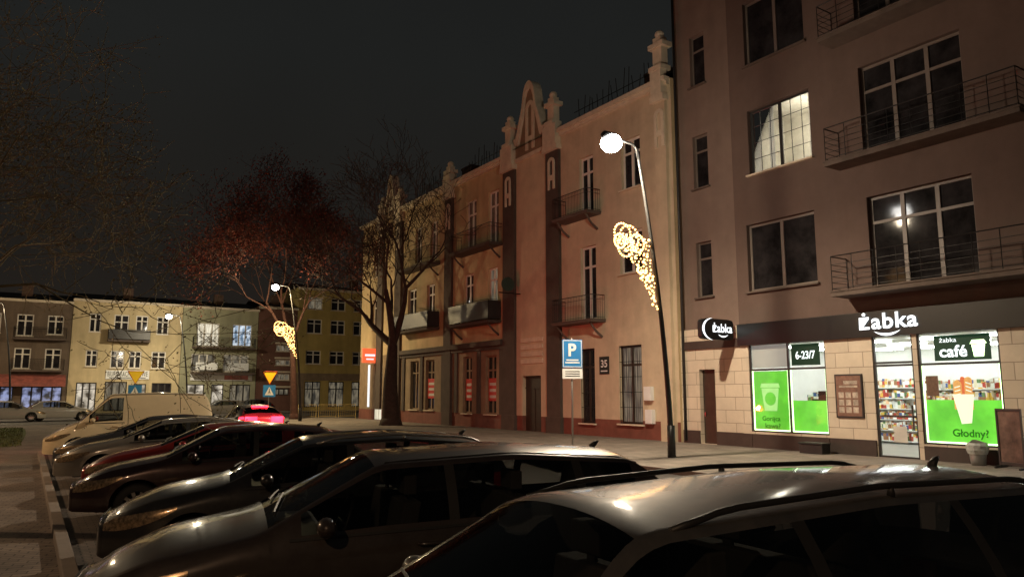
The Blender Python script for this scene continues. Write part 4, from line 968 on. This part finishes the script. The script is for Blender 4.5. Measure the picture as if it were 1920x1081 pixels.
        for sx,w_ in ((xc+.95,.24),(xc+1.85,.6)):
            for cy in ((-.37,.37) if w_<.5 else (0,)):
                if sx>xrr: continue
                g=MB(); g.box((sx-.45-L/2,cy-w_,.36),(sx+.05-L/2,cy+w_,.56)); 
                k0=len(g.v); g.box((sx-L/2,cy-w_,.5),(sx+.14-L/2,cy+w_,1.08)); g.v=[(v[0]+(.16*(v[2]-.5) if i>=k0 else 0),v[1],v[2]) for i,v in enumerate(g.v)]
                for hy in ((cy,) if w_<.5 else (-.35,.35)):
                    g.box((sx+.12-L/2,hy-.13,1.12),(sx+.22-L/2,hy+.13,1.27)); g.box((sx+.15-L/2,hy-.04,1.05),(sx+.17-L/2,hy+.04,1.13))
                g.build('seat','seat',e,bevel=.04)
        g=MB(); g.box((xc+.1-L/2,-W*.8,.55),(xc+.5-L/2,W*.8,belt0-.02)); g.build('dashboard','plastic',e,bevel=.05)
        g=MB(); cx,cy,cz=xc+.62-L/2,-.37,.93; g.tube([(cx+.19*math.sin(t)*.35,cy+.19*math.cos(t),cz+.19*math.sin(t)) for t in np.linspace(0,2*math.pi,21)],.014,6); g.tube([(cx,cy-.18,cz),(cx,cy+.18,cz)],.014,5); g.build('steering_wheel','plastic',e,smooth=True)
        for (ya,yb) in ((-.45,.1),(.15,.62)):
            g=MB(); pa=[]
            for k in range(5):
                t=k/4; x=xc+.10+.10*t; y=ya+(yb-ya)*t; rg=ring(x); ye=rg[NQ+4][0]; u=1-min(1,abs(y)/ye); z=rg[NQ+4][1]+(ztop(x)-rg[NQ+4][1])*(1-(1-u)**2.3); pa.append((x-L/2,y,z+.02))
            g.tube(pa,.009,4); g.build('windscreen_wiper','plastic',e)
    if P.get('rails'):
        for sy in(-1,1):
            pts=[]; n=22; xa,xb=xrf+.12,xrr+.05
            for k in range(n+1):
                x=xa+(xb-xa)*k/n; rg=ring(x); t=k/n; lift=.05*min(1,min(t,1-t)*9); y,z=rg[NQ+4]; pts.append((x-L/2,sy*(y-.015),z+lift))
            g=MB(); g.tube(pts,.015,8)
            for t in (.0,.5,1.0):
                k=int(t*n); p=pts[k]; g.tube([(p[0],p[1],p[2]-.05),(p[0],p[1],p[2])],[.022,.016],6)
            g.build('roof_rail',P['rails'],e,smooth=True)
    elif detail:
        for sy in(-1,1):
            pts=[]
            for k in range(15):
                x=xrf+.05+(xrr-xrf)*k/14; rg=ring(x); y=rg[NQ+4][0]*(1-.10); zt=ztop(x); ze=rg[NQ+4][1]; pts.append((x-L/2,sy*y,ze+(zt-ze)*(1-(.90)**2.3)+.001))
            g=MB(); g.tube(pts,.006,4); g.build('roof_moulding','plastic',e)
    if detail:
        xa=xrr-.1; g=MB(); g.tube([(xa-L/2,0,ztop(xa)-.005),(xa+.05-L/2,0,ztop(xa)+.035),(xa+P.get('ant',.08)-L/2,0,ztop(xa)+P.get('anth',.05))],[.03,.02,.006],6); g.build('antenna','plastic',e,smooth=True)
    return e
G='cars parked in a row in the bays'
hatch=dict(L=4.3,wins=[(1.42,2.42),(2.50,3.32)],xrr=3.55,xrb=4.15)
wagon=dict(L=4.6,zr=1.46,wins=[(1.42,2.45),(2.53,3.42),(3.5,4.05)],xrr=4.1,xrb=4.48,rails='rim',xc=1.15,xrf=2.0,wr=.60)
make_car('parked_car','dusty dark grey estate car with black roof rails','car',G,(2.75,2.65),4,dict(wagon,zr=1.50,L=4.9,xc=1.0,xrf=1.72,xrr=4.45,xrb=4.8,wr=.56,wins=[(1.3,2.45),(2.53,3.55),(3.63,4.35)],trim='chrome',rails='plastic',rd=.03),paint('paint_grey',(.045,.045,.046),.15,.5,.6))
make_car('parked_car','dark brown hatchback with silvery roof edge and seats visible','car',G,(2.85,5.95),12,dict(wagon,L=4.85,zr=1.48,rails=None,xrr=4.2,xrb=4.68,wins=[(1.42,2.5),(2.58,3.6),(3.68,4.15)],hl=.7),paint('paint_brown',(.035,.024,.02),.3,.35,.3))
make_car('parked_car','black estate car with silver roof rails and orange glinting headlight','car',G,(3.1,9.1),12,dict(wagon,L=4.5,zr=1.45,rails='rim',hl=.7),paint('paint_black',(.016,.015,.015),.3,.3,.25))
make_car('parked_car','black compact hatchback with bright alloy wheels','car',G,(2.95,12.8),12,dict(hatch,L=4.4,zr=1.44,hl=.65),paint('paint_black_two',(.035,.011,.010),.4,.28,.2))
make_car('parked_car','dark red hatchback parked between black and silver cars','car',G,(3.2,15.7),10,dict(hatch,zr=1.38),paint('paint_red',(.26,.014,.012),.4,.3,.15))
make_car('parked_car','beige silver hatchback parked with its nose to the square','car',G,(2.85,18.5),10,dict(hatch,zr=1.40),paint('paint_silver',(.26,.24,.21),.6,.4,.2))
make_car('parked_car','dark grey hatchback parked beside the van','car',G,(2.9,21.3),8,dict(hatch,zr=1.40),paint('paint_dgrey',(.04,.04,.045),.5,.35,.2))
van=dict(L=4.4,W=.95,zr=1.96,xc=.80,zc=1.12,xrf=1.55,xrr=4.2,xrb=4.34,zrb=1.2,rd=.05,wr=.80,b0=1.08,b1=1.15,wins=[(1.05,1.9)],rearglass=False,nopillar=True,xw0=.82,xw1=.85,rw=.33,nose=.72,tailz=1.2,tz=.95,mx=.35)
make_car('parked_van','yellowish white panel van parked at the end of the row','van',G,(2.8,25.4),6,van,paint('paint_white',(.80,.64,.40),.0,.45,.1))
mc=make_car('driving_car','dark hatchback with glowing red tail lights on the road','car',None,(7.55,31.0),90,dict(hatch,zr=1.52,tz=1.0,tailz=1.16,zrb=1.2,b1=1.08),paint('paint_moving',(.05,.04,.045),.4,.35,.1),detail=False,on=True)
for dx in(-.62,.62):
    l=bpy.data.lights.new('tail_glow','POINT'); l.energy=520; l.color=(1,.015,.03); l.shadow_soft_size=.1; o=bpy.data.objects.new('tail_glow',l); COL.objects.link(o); o.parent=mc; o.location=(2.7,dx,1.1)
G2='cars parked on the far side of the square'
for (x,y,a,c,l) in ((-.9,63.5,178,(.5,.5,.48),'white saloon car parked by the side street'),(2.2,64.5,175,(.45,.45,.45),'white hatchback parked by the side street'),(14.5,70,0,(.3,.3,.3),'silver car near the far shops'),(18.5,76,0,(.05,.05,.06),'dark car near the far shops')):
    make_car('parked_car',l,'car',G2,(x,y),a,dict(hatch),paint('paint_far',c,.1,.4,.1),detail=False)

# ------------------------------------------------------------------ world
w=bpy.data.worlds.new('World'); scene.world=w; w.use_nodes=True; t=w.node_tree; bg=t.nodes['Background']
tc=t.nodes.new('ShaderNodeTexCoord'); sp=t.nodes.new('ShaderNodeSeparateXYZ'); t.links.new(tc.outputs['Generated'],sp.inputs[0])
cr=t.nodes.new('ShaderNodeValToRGB'); r=cr.color_ramp
r.elements[0].position=0; r.elements[0].color=(.018,.014,.011,1); r.elements[1].position=.8; r.elements[1].color=(.0090,.0098,.0100,1)
x=r.elements.new(.18); x.color=(.0122,.0106,.0088,1)
x=r.elements.new(.42); x.color=(.0118,.0124,.0118,1)
t.links.new(sp.outputs[2],cr.inputs[0])
n=t.nodes.new('ShaderNodeTexNoise'); n.inputs['Scale'].default_value=1.6; n.inputs['Detail'].default_value=4; t.links.new(tc.outputs['Generated'],n.inputs['Vector'])
mr=t.nodes.new('ShaderNodeMapRange'); mr.inputs['To Min'].default_value=.6; mr.inputs['To Max'].default_value=1.45; t.links.new(n.outputs['Fac'],mr.inputs['Value'])
vm=t.nodes.new('ShaderNodeVectorMath'); vm.operation='SCALE'; t.links.new(cr.outputs[0],vm.inputs[0]); t.links.new(mr.outputs['Result'],vm.inputs['Scale']); t.links.new(vm.outputs[0],bg.inputs[0]); bg.inputs[1].default_value=1.0

# ------------------------------------------------------------------ camera
cam=bpy.data.cameras.new('Camera'); cam.sensor_width=36; cam.lens=1400/1920*36; cam.clip_end=1500; cam.clip_start=.05
co=bpy.data.objects.new('Camera',cam); COL.objects.link(co); co.location=(0,0,1.9)
co.rotation_euler=(math.radians(90+8.05),0,math.radians(-32.8)); scene.camera=co
scene.view_settings.view_transform='Standard'; scene.view_settings.look='None'; scene.view_settings.exposure=0
